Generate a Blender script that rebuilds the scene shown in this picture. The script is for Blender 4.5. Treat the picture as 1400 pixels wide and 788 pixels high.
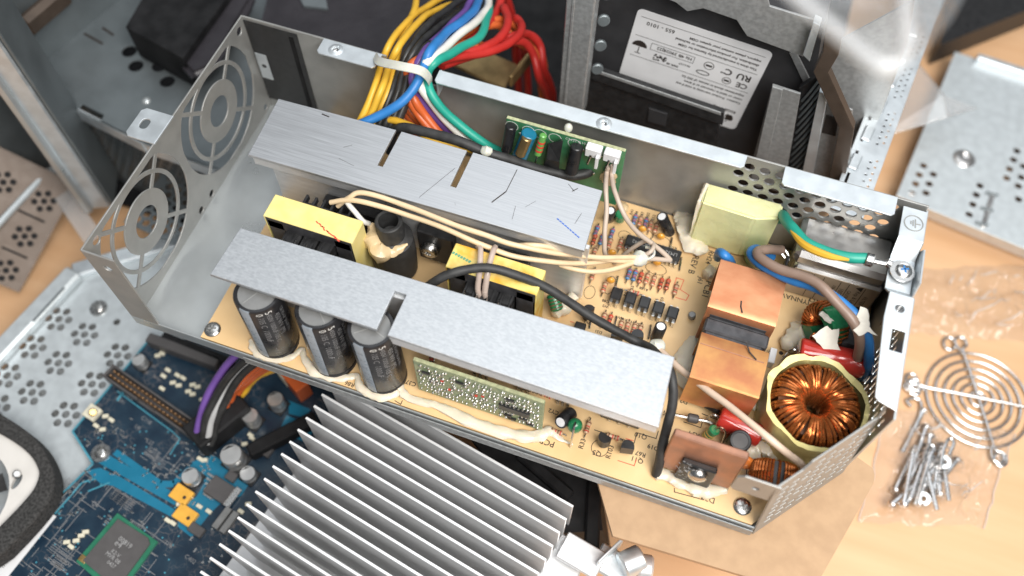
import bpy, bmesh, math, random
from mathutils import Vector, Matrix, Quaternion, noise
random.seed(7)
for o in list(bpy.data.objects): bpy.data.objects.remove(o, do_unlink=True)
SC = bpy.context.scene
COL = SC.collection
S = 0.012            # one drawing unit is 12 mm; the board's top face is z = 0

# ---------------------------------------------------------------- camera
cam = bpy.data.cameras.new('camera'); camo = bpy.data.objects.new('camera', cam); COL.objects.link(camo)
cam.sensor_width = 36.0; cam.lens = 32.0; cam.clip_start = 0.01; cam.clip_end = 20.0
_r, _u, _b = ([0.942809, 0.333241, 0.007875], [-0.295074, 0.82337, 0.484761], [0.155058, -0.459361, 0.874611])
camo.matrix_world = Matrix(((_r[0], _u[0], _b[0], (22.4592,-12.2917,37.0408)[0]*S), (_r[1], _u[1], _b[1], (22.4592,-12.2917,37.0408)[1]*S), (_r[2], _u[2], _b[2], (22.4592,-12.2917,37.0408)[2]*S), (0, 0, 0, 1)))
cam.dof.use_dof = True; cam.dof.focus_distance = 39.5*S; cam.dof.aperture_fstop = 4.2
SC.camera = camo

# ---------------------------------------------------------------- light
wd = bpy.data.worlds.new('World'); SC.world = wd; wd.use_nodes = True
wd.node_tree.nodes['Background'].inputs[0].default_value = (0.86, 0.93, 1.0, 1)
wd.node_tree.nodes['Background'].inputs[1].default_value = 0.17
def area(name, loc, target, size, power, col):
    l = bpy.data.lights.new(name, 'AREA'); l.shape = 'RECTANGLE'; l.size, l.size_y = size; l.energy = power; l.color = col
    o = bpy.data.objects.new(name, l); COL.objects.link(o); o.location = loc
    o.rotation_euler = (Vector(target) - Vector(loc)).to_track_quat('-Z', 'Y').to_euler()
    return o
area('key_softbox', (0.66, -0.32, 0.92), (0.26, 0.05, 0), (0.75, 0.75), 21.5, (1.0, 0.975, 0.94))
area('ceiling_panel_light', (0.35, 0.9, 2.2), (0.22, 0.1, 0), (2.2, 1.6), 19, (0.92, 0.96, 1.0))
SC.view_settings.view_transform = 'Standard'; SC.view_settings.look = 'None'; SC.view_settings.exposure = 0.0; SC.view_settings.gamma = 1.0
SC.render.engine = 'CYCLES'; SC.cycles.use_denoising = True; SC.cycles.max_bounces = 8; SC.cycles.transparent_max_bounces = 12
SC.cycles.caustics_reflective = False; SC.cycles.caustics_refractive = False

# ---------------------------------------------------------------- materials
MATS = {}
def M(name, col, rough=0.5, metal=0.0, var=0.08, scale=3.0, bump=0.0, bscale=20.0, stretch=(1,1,1), col2=None, spec=0.5, trans=0.0, coat=0.0, alpha=1.0, rvar=0.1, sss=0.0, detail=4.0, lo=0.35, hi=0.65):
    m = bpy.data.materials.new(name); m.use_nodes = True; MATS[name] = m
    nt = m.node_tree; N = nt.nodes; L = nt.links; b = N['Principled BSDF']
    b.inputs['Roughness'].default_value = rough; b.inputs['Metallic'].default_value = metal
    b.inputs['Specular IOR Level'].default_value = spec; b.inputs['Transmission Weight'].default_value = trans
    b.inputs['Coat Weight'].default_value = coat; b.inputs['Coat Roughness'].default_value = 0.08
    b.inputs['Alpha'].default_value = alpha
    if sss: b.inputs['Subsurface Weight'].default_value = sss; b.inputs['Subsurface Radius'].default_value = (0.003, 0.002, 0.001)
    tc = N.new('ShaderNodeTexCoord'); mp = N.new('ShaderNodeMapping'); L.new(tc.outputs['Object'], mp.inputs[0])
    mp.inputs['Scale'].default_value = tuple(q/S for q in stretch)
    nz = N.new('ShaderNodeTexNoise'); nz.inputs['Scale'].default_value = scale; nz.inputs['Detail'].default_value = detail; L.new(mp.outputs[0], nz.inputs[0])
    rp = N.new('ShaderNodeValToRGB'); L.new(nz.outputs['Fac'], rp.inputs[0])
    c2 = col2 if col2 else tuple(min(1, c*(1+var)+var*0.02) for c in col)
    c1 = col if col2 else tuple(c*(1-var) for c in col)
    rp.color_ramp.elements[0].position = lo; rp.color_ramp.elements[1].position = hi
    rp.color_ramp.elements[0].color = (*c1, 1); rp.color_ramp.elements[1].color = (*c2, 1)
    L.new(rp.outputs[0], b.inputs['Base Color'])
    if rvar:
        mr = N.new('ShaderNodeMapRange'); L.new(nz.outputs['Fac'], mr.inputs[0]); mr.inputs[1].default_value = 0.3; mr.inputs[2].default_value = 0.7
        mr.inputs[3].default_value = max(0.02, rough-rvar*0.5); mr.inputs[4].default_value = min(1, rough+rvar*0.5); L.new(mr.outputs[0], b.inputs['Roughness'])
    if bump:
        n2 = N.new('ShaderNodeTexNoise'); n2.inputs['Scale'].default_value = bscale; n2.inputs['Detail'].default_value = 3; L.new(mp.outputs[0], n2.inputs[0])
        bp_ = N.new('ShaderNodeBump'); bp_.inputs['Strength'].default_value = bump; bp_.inputs['Distance'].default_value = 0.02*S*20/bscale; L.new(n2.outputs['Fac'], bp_.inputs['Height'])
        L.new(bp_.outputs[0], b.inputs['Normal'])
    return m
M('zinc', (0.58,0.61,0.615), 0.30, 0.65, 0.05, 0.6, 0.02, 30, rvar=0.06)
M('zinc_bright', (0.74,0.79,0.82), 0.42, 0.75, 0.06, 1.5, 0.03, 40, rvar=0.12)
M('zinc_grey', (0.37,0.37,0.355), 0.42, 0.5, 0.08, 1.0, 0.04, 40)
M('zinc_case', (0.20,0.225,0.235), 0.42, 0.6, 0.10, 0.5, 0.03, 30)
M('galvanised', (0.40,0.41,0.41), 0.40, 0.5, 0.12, 5.0, 0.03, 25, rvar=0.15)
M('panel_white', (0.66,0.71,0.73), 0.45, 0.5, 0.05, 2.0, 0.12, 60)
M('brown_steel', (0.085,0.062,0.047), 0.45, 0.4, 0.1, 1.5)  # own brown on bar and latch; painted desk reflection on the perforated panel
M('aluminium_brushed', (0.56,0.575,0.595), 0.38, 0.75, 0.10, 6.5, 0.010, 18, stretch=(0.09,3.5,1), rvar=0.14, detail=10)
M('aluminium_cast', (0.50,0.525,0.55), 0.44, 0.7, 0.16, 13.0, 0.05, 20, stretch=(0.45,1.0,1), rvar=0.10, detail=10, col2=(0.61,0.635,0.66))
M('aluminium_edge', (0.78,0.79,0.80), 0.40, 0.65, 0.05, 4, stretch=(0.2,1,1))
M('aluminium_fin', (0.90,0.905,0.91), 0.34, 0.32, 0.06, 0.5, 0.02, 20, stretch=(0.2,1,1))
M('chrome', (0.60,0.585,0.57), 0.30, 0.9, 0.10, 0.9, rvar=0.10)
M('steel_wire', (0.66,0.66,0.66), 0.24, 0.95, 0.05)
M('tin', (0.62,0.61,0.59), 0.27, 1.0, 0.1, 8)
M('can_top', (0.66,0.66,0.65), 0.38, 0.8, 0.06, 2)
M('copper', (0.50,0.20,0.095), 0.38, 0.65, 0.2, 0.9, 0.03, 20, rvar=0.14, col2=(0.60,0.28,0.145), stretch=(1,1.6,1), detail=6)
M('copper_stained', (0.54,0.21,0.095), 0.38, 0.6, 0.2, 0.75, 0.03, 20, rvar=0.14, col2=(0.74,0.39,0.145), detail=5)
M('copper_dull', (0.36,0.19,0.13), 0.42, 0.6, 0.2, 1.5, 0.1, 30, col2=(0.50,0.25,0.16), detail=8)
M('copper_wire', (0.52,0.155,0.04), 0.25, 0.75, 0.25, 3.0)
M('board_tan', (0.75,0.50,0.245), 0.42, 0.0, 0.05, 0.7, 0.02, 40, col2=(0.81,0.56,0.29), coat=0.15)
M('board_edge', (0.62,0.42,0.2), 0.7, 0, 0.1)
M('ink_black', (0.03,0.022,0.018), 0.6, 0, 0.05)
M('ink_red', (0.75,0.10,0.05), 0.6, 0, 0.05)
M('ink_white', (0.75,0.75,0.72), 0.6, 0, 0.05)
M('ink_faint', (0.22,0.22,0.225), 0.4, 0, 0.05)
M('ink_grey', (0.33,0.33,0.33), 0.55, 0, 0.05)
M('ink_blue', (0.02,0.13,0.55), 0.5, 0, 0.1)
M('ink_green', (0.1,0.33,0.2), 0.5, 0, 0.1)
M('board_green', (0.05,0.22,0.10), 0.35, 0, 0.15, 2.0, coat=0.4)
M('board_green_pale', (0.20,0.28,0.16), 0.4, 0, 0.25, 3.0, 0.1, 10, col2=(0.36,0.40,0.24))
M('board_edge_pale', (0.42,0.44,0.26), 0.7, 0, 0.2, 6)
M('sleeve_black', (0.018,0.018,0.020), 0.30, 0, 0.2, 2, 0.03, 8)
M('plastic_black', (0.02,0.02,0.021), 0.38, 0, 0.2, 3, 0.05, 30)
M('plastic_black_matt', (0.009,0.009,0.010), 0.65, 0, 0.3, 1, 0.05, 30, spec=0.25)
M('drive_black', (0.045,0.045,0.048), 0.45, 0.2, 0.1, 1)
M('rubber_black', (0.03,0.03,0.03), 0.55, 0, 0.2, 3, 0.2, 40)
M('stripe_grey', (0.26,0.30,0.34), 0.3, 0, 0.05)
M('cap_top', (0.27,0.27,0.265), 0.45, 0.5, 0.06, 2, 0.05, 30)
M('tape_yellow', (0.80,0.66,0.22), 0.42, 0, 0.08, 1.2, col2=(0.82,0.70,0.30), coat=0.2)
M('tape_yellow_orange', (0.82,0.66,0.20), 0.4, 0, 0.1, 0.9, col2=(0.76,0.42,0.04), coat=0.25, lo=0.44, hi=0.60)
M('tape_cream', (0.84,0.73,0.31), 0.45, 0, 0.06, 1.0, 0.25, 4, coat=0.15)
M('film_yellow', (0.78,0.78,0.42), 0.30, 0, 0.06, 1.0, 0.12, 3, coat=0.5, sss=0.15)
M('glue_white', (0.76,0.68,0.54), 0.35, 0, 0.05, 1.5, 0.15, 5, sss=0.25, coat=0.2)
M('glue_beige', (0.62,0.47,0.27), 0.35, 0, 0.1, 2, 0.15, 6, coat=0.25)
M('tape_white', (0.72,0.68,0.60), 0.6, 0, 0.05, 2, 0.3, 6)
M('nylon', (0.62,0.62,0.55), 0.35, 0, 0.05, sss=0.3)
M('red_gloss', (0.50,0.035,0.025), 0.16, 0, 0.08, 2, coat=0.6)
M('green_gloss', (0.02,0.20,0.08), 0.25, 0, 0.1, 2, coat=0.4)
M('orange_gloss', (0.80,0.22,0.04), 0.25, 0, 0.1, 2, coat=0.4)
M('orange_disc', (0.78,0.36,0.05), 0.3, 0, 0.1, 2, coat=0.4)
M('ferrite', (0.05,0.05,0.055), 0.42, 0.1, 0.25, 3, 0.2, 25)
M('resistor_tan', (0.55,0.36,0.22), 0.35, 0, 0.15, 4)
M('resistor_blue', (0.08,0.22,0.42), 0.35, 0, 0.15, 4)
M('resistor_green', (0.13,0.36,0.09), 0.3, 0, 0.1, 4, coat=0.3)
M('band_red', (0.6,0.06,0.04), 0.4); M('band_gold', (0.55,0.36,0.1), 0.4); M('band_brown', (0.18,0.07,0.03), 0.4)
M('glass_diode', (0.5,0.13,0.06), 0.12, 0, 0.2, 6, coat=0.8)
M('w_beige', (0.76,0.58,0.37), 0.42, 0, 0.06, 1); M('w_pink', (0.68,0.52,0.40), 0.42, 0, 0.06, 1)
M('w_grey_beige', (0.52,0.42,0.34), 0.42, 0, 0.06, 1)
M('w_yellow', (0.74,0.43,0.04), 0.42, 0, 0.06, 1); M('w_black', (0.025,0.025,0.025), 0.4, 0, 0.2, 2)
M('w_blue', (0.03,0.19,0.50), 0.42, 0, 0.08, 1); M('w_white', (0.78,0.76,0.70), 0.35, 0, 0.05, 1)
M('w_green', (0.02,0.34,0.25), 0.42, 0, 0.06, 1); M('w_purple', (0.16,0.08,0.32), 0.35, 0, 0.06, 1)
M('w_red', (0.48,0.025,0.02), 0.42, 0, 0.06, 1); M('w_orange', (0.60,0.12,0.03), 0.35, 0, 0.06, 1)
M('w_brown', (0.26,0.18,0.14), 0.38, 0, 0.06, 1); M('w_grey', (0.42,0.42,0.42), 0.4, 0, 0.06, 1)
M('w_clear', (0.72,0.58,0.50), 0.25, 0, 0.08, 1, coat=0.4, trans=0.25)
M('bronze', (0.42,0.30,0.14), 0.42, 0.8, 0.2, 1.2, 0.1, 20)
M('label_white', (0.78,0.78,0.79), 0.45, 0, 0.03, 1)
M('label_brown', (0.46,0.36,0.26), 0.35, 0.25, 0.1, 0.8)
M('foam', (0.035,0.034,0.033), 0.95, 0, 0.5, 8, 0.6, 30)
M('fan_white', (0.70,0.67,0.63), 0.5, 0, 0.04, 1)
M('teal', (0.008,0.16,0.27), 0.35, 0, 0.06, 1, coat=0.3)
M('teal_line', (0.06,0.27,0.36), 0.4, 0, 0.1, 3)
M('chip_grey', (0.085,0.08,0.08), 0.5, 0, 0.05, 2); M('chip_green', (0.02,0.16,0.09), 0.4, 0, 0.1, 2)
M('smd_cream', (0.70,0.66,0.52), 0.4, 0, 0.1, 5); M('tantalum', (0.80,0.42,0.06), 0.4, 0, 0.06, 2); M('gold', (0.75,0.5,0.2), 0.3, 0.9, 0.1)
M('pin_gold', (0.42,0.24,0.12), 0.35, 0.7, 0.2)
M('cardboard', (0.42,0.27,0.155), 0.75, 0, 0.05, 1.5, 0.15, 30, col2=(0.48,0.315,0.185), stretch=(1,1,1))
M('lint', (0.5,0.5,0.5), 0.9, 0, 0.2)
def wood():
    m = M('desk_wood', (0.69,0.405,0.215), 0.42, 0, 0.1, 0.8, 0.01, 30, stretch=(0.10,1.0,1), col2=(0.77,0.485,0.275), detail=7, coat=0.10, lo=0.3, hi=0.72)
wood()
def clear(name, white, gloss, bmp=0.5):
    m = bpy.data.materials.new(name); m.use_nodes = True; MATS[name] = m
    nt = m.node_tree; N = nt.nodes; L = nt.links; N.remove(N['Principled BSDF']); out = N['Material Output']
    t = N.new('ShaderNodeBsdfTransparent'); g = N.new('ShaderNodeBsdfGlossy'); d = N.new('ShaderNodeBsdfDiffuse')
    g.inputs['Roughness'].default_value = 0.06; d.inputs['Color'].default_value = (0.85,0.87,0.88,1)
    lw = N.new('ShaderNodeLayerWeight'); lw.inputs[0].default_value = 0.5; fr = N.new('ShaderNodeMath'); fr.operation = 'POWER'; fr.inputs[1].default_value = 2.2; L.new(lw.outputs['Facing'], fr.inputs[0])
    tc = N.new('ShaderNodeTexCoord'); nz = N.new('ShaderNodeTexNoise'); nz.inputs['Scale'].default_value = 1.3/S; nz.inputs['Detail'].default_value = 4; L.new(tc.outputs['Object'], nz.inputs[0])
    bp_ = N.new('ShaderNodeBump'); bp_.inputs['Strength'].default_value = bmp; bp_.inputs['Distance'].default_value = 0.3*S; L.new(nz.outputs['Fac'], bp_.inputs['Height'])
    L.new(bp_.outputs[0], g.inputs['Normal'])
    m1 = N.new('ShaderNodeMixShader'); m1.inputs[0].default_value = white; L.new(t.outputs[0], m1.inputs[1]); L.new(d.outputs[0], m1.inputs[2])
    mu = N.new('ShaderNodeMath'); mu.operation = 'MULTIPLY_ADD'; mu.inputs[1].default_value = gloss; mu.inputs[2].default_value = 0.035; mu.use_clamp = True; L.new(fr.outputs[0], mu.inputs[0])
    m2 = N.new('ShaderNodeMixShader'); L.new(mu.outputs[0], m2.inputs[0]); L.new(m1.outputs[0], m2.inputs[1]); L.new(g.outputs[0], m2.inputs[2])
    L.new(m2.outputs[0], out.inputs[0])
clear('bag_film', 0.02, 0.35, 0.12)
clear('clear_plastic', 0.12, 0.8)
clear('cloudy_plastic', 0.26, 0.6)
clear('fold_glint', 0.45, 0.6)  # whitened film that paints glints along folds and edges
def board_blue():
    m = M('board_blue', (0.006,0.020,0.040), 0.38, 0, 0.2, 1.0, coat=0.2, col2=(0.012,0.035,0.06))
    nt = m.node_tree; N = nt.nodes; L = nt.links; b = N['Principled BSDF']
    tc = N.new('ShaderNodeTexCoord'); mp = N.new('ShaderNodeMapping'); L.new(tc.outputs['Object'], mp.inputs[0]); mp.inputs['Scale'].default_value = (1/S,)*3
    # fine copper tracks showing through the solder mask: cell borders of a stretched Manhattan mosaic
    vo = N.new('ShaderNodeTexVoronoi'); vo.distance = 'MANHATTAN'; vo.feature = 'F2'; vo.inputs['Scale'].default_value = 2.6; L.new(mp.outputs[0], vo.inputs[0])
    v1 = N.new('ShaderNodeTexVoronoi'); v1.distance = 'MANHATTAN'; v1.feature = 'F1'; v1.inputs['Scale'].default_value = 2.6; L.new(mp.outputs[0], v1.inputs[0])
    su = N.new('ShaderNodeMath'); su.operation = 'SUBTRACT'; L.new(vo.outputs['Distance'], su.inputs[0]); L.new(v1.outputs['Distance'], su.inputs[1])
    lt = N.new('ShaderNodeMath'); lt.operation = 'LESS_THAN'; lt.inputs[1].default_value = 0.07; L.new(su.outputs[0], lt.inputs[0])
    nz = N.new('ShaderNodeTexNoise'); nz.inputs['Scale'].default_value = 0.5; L.new(mp.outputs[0], nz.inputs[0])
    gt = N.new('ShaderNodeMapRange'); gt.inputs[1].default_value = 0.48; gt.inputs[2].default_value = 0.62; L.new(nz.outputs['Fac'], gt.inputs[0])
    mu = N.new('ShaderNodeMath'); mu.operation = 'MULTIPLY'; L.new(lt.outputs[0], mu.inputs[0]); L.new(gt.outputs[0], mu.inputs[1])
    old = b.inputs['Base Color'].links[0].from_socket
    mx = N.new('ShaderNodeMix'); mx.data_type = 'RGBA'; L.new(mu.outputs[0], mx.inputs[0]); L.new(old, mx.inputs[6]); mx.inputs[7].default_value = (0.12,0.115,0.12,1)
    L.new(mx.outputs[2], b.inputs['Base Color'])
board_blue()

# ---------------------------------------------------------------- mesh helpers (units are drawing units)
ORG = {}
class MB:
    def __init__(s): s.v = []; s.f = []; s.sm = []; s.mi = []; s.m = 0
    def add(s, vs, fs, smooth=False, X=None):
        n = len(s.v)
        s.v += [tuple(X @ Vector(p)) for p in vs] if X is not None else [tuple(p) for p in vs]
        for f in fs: s.f.append(tuple(i+n for i in f)); s.sm.append(smooth); s.mi.append(s.m)
        return s
    def box(s, c, d, bev=0.0, X=None, rz=0.0):
        T = Matrix.Translation(c) @ Matrix.Rotation(rz, 4, 'Z')
        if X is not None: T = X @ T
        h = [q/2 for q in d]
        if bev <= 0:
            vs = [(x*h[0], y*h[1], z*h[2]) for x in (-1,1) for y in (-1,1) for z in (-1,1)]
            return s.add(vs, [(0,1,3,2),(4,6,7,5),(0,4,5,1),(2,3,7,6),(0,2,6,4),(1,5,7,3)], False, T)
        b = min(bev, min(h)*0.9); vs = []; ix = {}
        sg = (-1, 1)
        for x in sg:
            for y in sg:
                for z in sg:
                    for a in range(3):
                        q = [x*(h[0]-b), y*(h[1]-b), z*(h[2]-b)]; q[a] = (x,y,z)[a]*h[a]
                        ix[(x,y,z,a)] = len(vs); vs.append(q)
        fs = []
        for a in range(3):
            o = [i for i in range(3) if i != a]
            for sa in sg:
                r = []
                for p, q in ((-1,-1),(1,-1),(1,1),(-1,1)):
                    k = [0,0,0]; k[a] = sa; k[o[0]] = p; k[o[1]] = q; r.append(ix[(*k, a)])
                fs.append(r)
            for p in sg:
                for q in sg:
                    k0 = [0,0,0]; k0[o[0]] = p; k0[o[1]] = q; k1 = list(k0); k0[a] = -1; k1[a] = 1
                    fs.append([ix[(*k0,o[0])], ix[(*k0,o[1])], ix[(*k1,o[1])], ix[(*k1,o[0])]])
        for x in sg:
            for y in sg:
                for z in sg: fs.append([ix[(x,y,z,a)] for a in range(3)])
        return s.add(vs, fs, False, T)
    def prism(s, poly, z0, z1, X=None):
        n = len(poly); vs = [(p[0],p[1],z0) for p in poly] + [(p[0],p[1],z1) for p in poly]
        fs = [tuple(range(n-1,-1,-1)), tuple(range(n,2*n))] + [(i,(i+1)%n,(i+1)%n+n,i+n) for i in range(n)]
        return s.add(vs, fs, False, X)
    def hexa(s, bot, top):      # eight corners given outright
        return s.add(list(bot)+list(top), [(3,2,1,0),(4,5,6,7),(0,1,5,4),(1,2,6,5),(2,3,7,6),(3,0,4,7)])
    def lathe(s, prof, n=20, X=None, smooth=True, a0=0.0, a1=None):
        full = a1 is None; k = n if full else n+1; vs = []
        for j in range(k):
            a = a0 + (2*math.pi if full else a1-a0)*j/n
            for r, z in prof: vs.append((r*math.cos(a), r*math.sin(a), z))
        p = len(prof); fs = []
        for j in range(n):
            j2 = (j+1) % k if full else j+1
            for i in range(p-1): fs.append((j*p+i, j2*p+i, j2*p+i+1, j*p+i+1))
        return s.add(vs, fs, smooth, X)
    def cyl(s, a, b, r, n=14, r2=None, bev=0.0):
        a = Vector(a); b = Vector(b); d = b-a; h = d.length; r2 = r if r2 is None else r2
        X = Matrix.Translation(a) @ d.to_track_quat('Z', 'Y').to_matrix().to_4x4()
        e = 1e-4
        pr = [(e,0),(r-bev,0),(r,bev),(r2,h-bev),(r2-bev,h),(e,h)] if bev else [(e,0),(r,0),(r,0),(r2,h),(r2,h),(e,h)]
        return s.lathe(pr, n, X)
    def tube(s, pts, r, n=8, caps=True):
        pts = [Vector(p) for p in pts]; k = len(pts); vs = []; fs = []
        rr = r if isinstance(r, (list, tuple)) else [r]*k
        t0 = (pts[1]-pts[0]).normalized(); up = Vector((0,0,1)) if abs(t0.z) < 0.9 else Vector((0,1,0))
        nrm = (up - t0*up.dot(t0)).normalized()
        for i in range(k):
            t = (pts[min(i+1,k-1)]-pts[max(i-1,0)])
            t = t.normalized() if t.length > 1e-9 else t0
            nrm = nrm - t*nrm.dot(t)
            nrm = nrm.normalized() if nrm.length > 1e-6 else t.orthogonal().normalized()
            bi = t.cross(nrm)
            for j in range(n):
                a = 2*math.pi*j/n; vs.append(pts[i] + (nrm*math.cos(a)+bi*math.sin(a))*rr[i])
        for i in range(k-1):
            for j in range(n): fs.append((i*n+j, i*n+(j+1)%n, (i+1)*n+(j+1)%n, (i+1)*n+j))
        s.add(vs, fs, True)
        if caps: s.add(vs[:n], [tuple(range(n-1,-1,-1))]); s.add(vs[-n:], [tuple(range(n))])
        return s
    def ball(s, c, r, n=12, m=8, X=None, jit=0.0):
        r = r if isinstance(r, (tuple, list)) else (r,r,r); vs = []; fs = []
        for i in range(m+1):
            th = math.pi*i/m
            for j in range(n):
                ph = 2*math.pi*j/n; d = Vector((math.sin(th)*math.cos(ph), math.sin(th)*math.sin(ph), math.cos(th)))
                k = 1 + (jit*noise.noise(d*1.7+Vector(c)*3.1) if jit else 0)
                vs.append((c[0]+r[0]*d.x*k, c[1]+r[1]*d.y*k, c[2]+r[2]*d.z*k))
        for i in range(m):
            for j in range(n): fs.append((i*n+j, i*n+(j+1)%n, (i+1)*n+(j+1)%n, (i+1)*n+j))
        return s.add(vs, fs, True, X)
    def mesh(s, me, X=None, smooth=False):
        return s.add([v.co.copy() for v in me.vertices], [tuple(p.vertices) for p in me.polygons], smooth, X)
    def build(s, name, mats, parent=None, org=None, sharp=0.7, weld=True):
        mats = [mats] if isinstance(mats, str) else mats
        if parent is not None: og = ORG[parent.name]
        elif org is not None: og = Vector(org)
        else:
            xs = [v[0] for v in s.v]; ys = [v[1] for v in s.v]; zs = [v[2] for v in s.v]
            og = Vector(((min(xs)+max(xs))/2, (min(ys)+max(ys))/2, min(zs)))
        me = bpy.data.meshes.new(name)
        me.from_pydata([((v[0]-og.x)*S, (v[1]-og.y)*S, (v[2]-og.z)*S) for v in s.v], [], s.f)
        for m in mats: me.materials.append(MATS[m])
        me.polygons.foreach_set('use_smooth', s.sm); me.polygons.foreach_set('material_index', s.mi)
        if weld:
            bm = bmesh.new(); bm.from_mesh(me); bmesh.ops.recalc_face_normals(bm, faces=bm.faces); bm.to_mesh(me); bm.free()
        if any(s.sm): me.set_sharp_from_angle(angle=sharp)
        me.update()
        o = bpy.data.objects.new(name, me); COL.objects.link(o); ORG[o.name] = og
        if parent is not None: o.parent = parent
        else: o.location = og*S
        return o
def tag(o, label=None, cat=None, group=None, kind=None):
    for k, v in (('label',label),('category',cat),('group',group),('kind',kind)):
        if v: o[k] = v
    return o
def thing(name, org, label, cat, group=None):
    o = bpy.data.objects.new(name, None); COL.objects.link(o); o.location = Vector(org)*S; ORG[o.name] = Vector(org); o.empty_display_size = 0.01
    return tag(o, label, cat, group)
def inst(src, parent, loc, rz=0.0, rot=None, scale=None):    # another copy of a part that was modelled round its own origin
    o = src.copy(); COL.objects.link(o); ORG[o.name] = ORG[parent.name] if parent else Vector(loc)
    o.parent = parent; o.location = (Vector(loc) - (ORG[parent.name] if parent else Vector((0,0,0))))*S
    o.rotation_euler = rot if rot else (0,0,rz)
    if scale: o.scale = scale
    return o
    o = mb.build(name, mats, None, (0,0,0)); COL.objects.unlink(o); return o
class Kit:    # first use links the original, later ones copies
    def __init__(s, mb, name, mats): s.o = mb.build(name, mats, None, (0,0,0)); s.first = True
    def put(s, parent, loc, rz=0.0, rot=None, scale=None):
        if s.first:
            s.first = False; o = s.o; ORG[o.name] = ORG[parent.name] if parent else Vector(loc)
            o.parent = parent; o.location = (Vector(loc) - (ORG[parent.name] if parent else Vector((0,0,0))))*S
            o.rotation_euler = rot if rot else (0,0,rz)
            if scale: o.scale = scale
            return o
        return inst(s.o, parent, loc, rz, rot, scale)
def curve_mesh(cu):
    o = bpy.data.objects.new('tmp', cu); me = bpy.data.meshes.new_from_object(o)
    bpy.data.objects.remove(o); bpy.data.curves.remove(cu); return me
def sheet(outer, holes, th, bev=0.0):     # flat sheet with real holes in its own xy plane
    cu = bpy.data.curves.new('c', 'CURVE'); cu.dimensions = '2D'; cu.fill_mode = 'BOTH'; cu.extrude = max(th/2-bev, 1e-4); cu.bevel_depth = bev; cu.bevel_resolution = 1
    for poly in [outer]+list(holes):
        sp = cu.splines.new('POLY'); sp.points.add(len(poly)-1); sp.use_cyclic_u = True
        for p, q in zip(sp.points, poly): p.co = (q[0], q[1], 0, 1)
    return curve_mesh(cu)
def plate(name, outer, holes, th, X, mat, parent, bev=0.0):
    mb = MB(); me = sheet(outer, holes, th, bev); mb.mesh(me, X); bpy.data.meshes.remove(me)
    return mb.build(name, mat, parent)
def frame(o, ex, ey):      # matrix whose local x, y lie along ex, ey
    ex = Vector(ex).normalized(); ey = Vector(ey); ey = (ey-ex*ey.dot(ex)).normalized(); ez = ex.cross(ey)
    return Matrix(((ex.x,ey.x,ez.x,o[0]),(ex.y,ey.y,ez.y,o[1]),(ex.z,ey.z,ez.z,o[2]),(0,0,0,1)))
def textmesh(body, size, align='CENTER', thick=0.0):
    cu = bpy.data.curves.new('t', 'FONT'); cu.body = body; cu.size = size; cu.align_x = align; cu.align_y = 'CENTER'; cu.resolution_u = 2; cu.offset = thick
    return curve_mesh(cu)
def text(mb, body, size, o, ex, ey, align='CENTER', sx=1.0, thick=0.0):
    me = textmesh(body, size, align, thick); mb.mesh(me, frame(o, ex, ey) @ Matrix.Diagonal((sx,1,1,1))); bpy.data.meshes.remove(me)
def text_cyl(mb, body, size, base, axis, ref, r, ang, s0, sx=1.0):   # text that runs down a cylinder's side
    me = textmesh(body, size, 'LEFT'); A = Vector(axis).normalized(); R0 = (Vector(ref)-A*Vector(ref).dot(A)).normalized(); T0 = A.cross(R0)
    vs = []
    for v in me.vertices:
        a = ang + v.co.y/r; vs.append(Vector(base) + A*(s0 - v.co.x*sx) + (R0*math.cos(a)+T0*math.sin(a))*r)
    mb.add(vs, [tuple(p.vertices) for p in me.polygons]); bpy.data.meshes.remove(me)
def circ(cx, cy, r, n=14, ry=None, a0=0.0):
    return [(cx+r*math.cos(a0+2*math.pi*i/n), cy+(ry or r)*math.sin(a0+2*math.pi*i/n)) for i in range(n)]
def rect(x0, y0, x1, y1, r=0.0, n=4):
    if r <= 0: return [(x0,y0),(x1,y0),(x1,y1),(x0,y1)]
    out = []
    for cx, cy, a in ((x1-r,y0+r,-90),(x1-r,y1-r,0),(x0+r,y1-r,90),(x0+r,y0+r,180)):
        out += [(cx+r*math.cos(math.radians(a+90*i/n)), cy+r*math.sin(math.radians(a+90*i/n))) for i in range(n+1)]
    return out
def spline(pts, sub=8):
    P_ = [Vector(p) for p in pts]; P_ = [P_[0]*2-P_[1]] + P_ + [P_[-1]*2-P_[-2]]; out = []
    for i in range(1, len(P_)-2):
        a, b, c, d = P_[i-1:i+3]
        for k in range(sub):
            t = k/sub; out.append(0.5*((2*b)+(c-a)*t+(2*a-5*b+4*c-d)*t*t+(3*b-a-3*c+d)*t*t*t))
    out.append(P_[-2]); return out
def wire(name, pts, r, mat, label=None, cat=None, group=None, parent=None, n=10, sub=8):
    sd_ = Vector(pts[0])*0.37; pp = spline(pts, sub); k = len(pp)
    pp = [p + noise.noise_vector(p*0.55+sd_)*r*0.55*min(1, i/4, (k-1-i)/4) for i, p in enumerate(pp)]
    o = MB().tube(pp, [r*(1+0.06*noise.noise(p*2.1+sd_)) for p in pp], n).build(name, mat, parent); return tag(o, label, cat, group)
def soften(pts, it=2):
    for _ in range(it):
        q = []
        for a, b in zip(pts, pts[1:]+pts[:1]): q += [(a[0]*.75+b[0]*.25, a[1]*.75+b[1]*.25), (a[0]*.25+b[0]*.75, a[1]*.25+b[1]*.75)]
        pts = q
    return pts
def inside(x, y, poly):
    r = False
    for a, b in zip(poly, poly[1:]+poly[:1]):
        if (a[1] > y) != (b[1] > y) and x < (b[0]-a[0])*(y-a[1])/(b[1]-a[1])+a[0]: r = not r
    return r
def XY(z=0.0): return Matrix.Translation((0,0,z))
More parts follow.
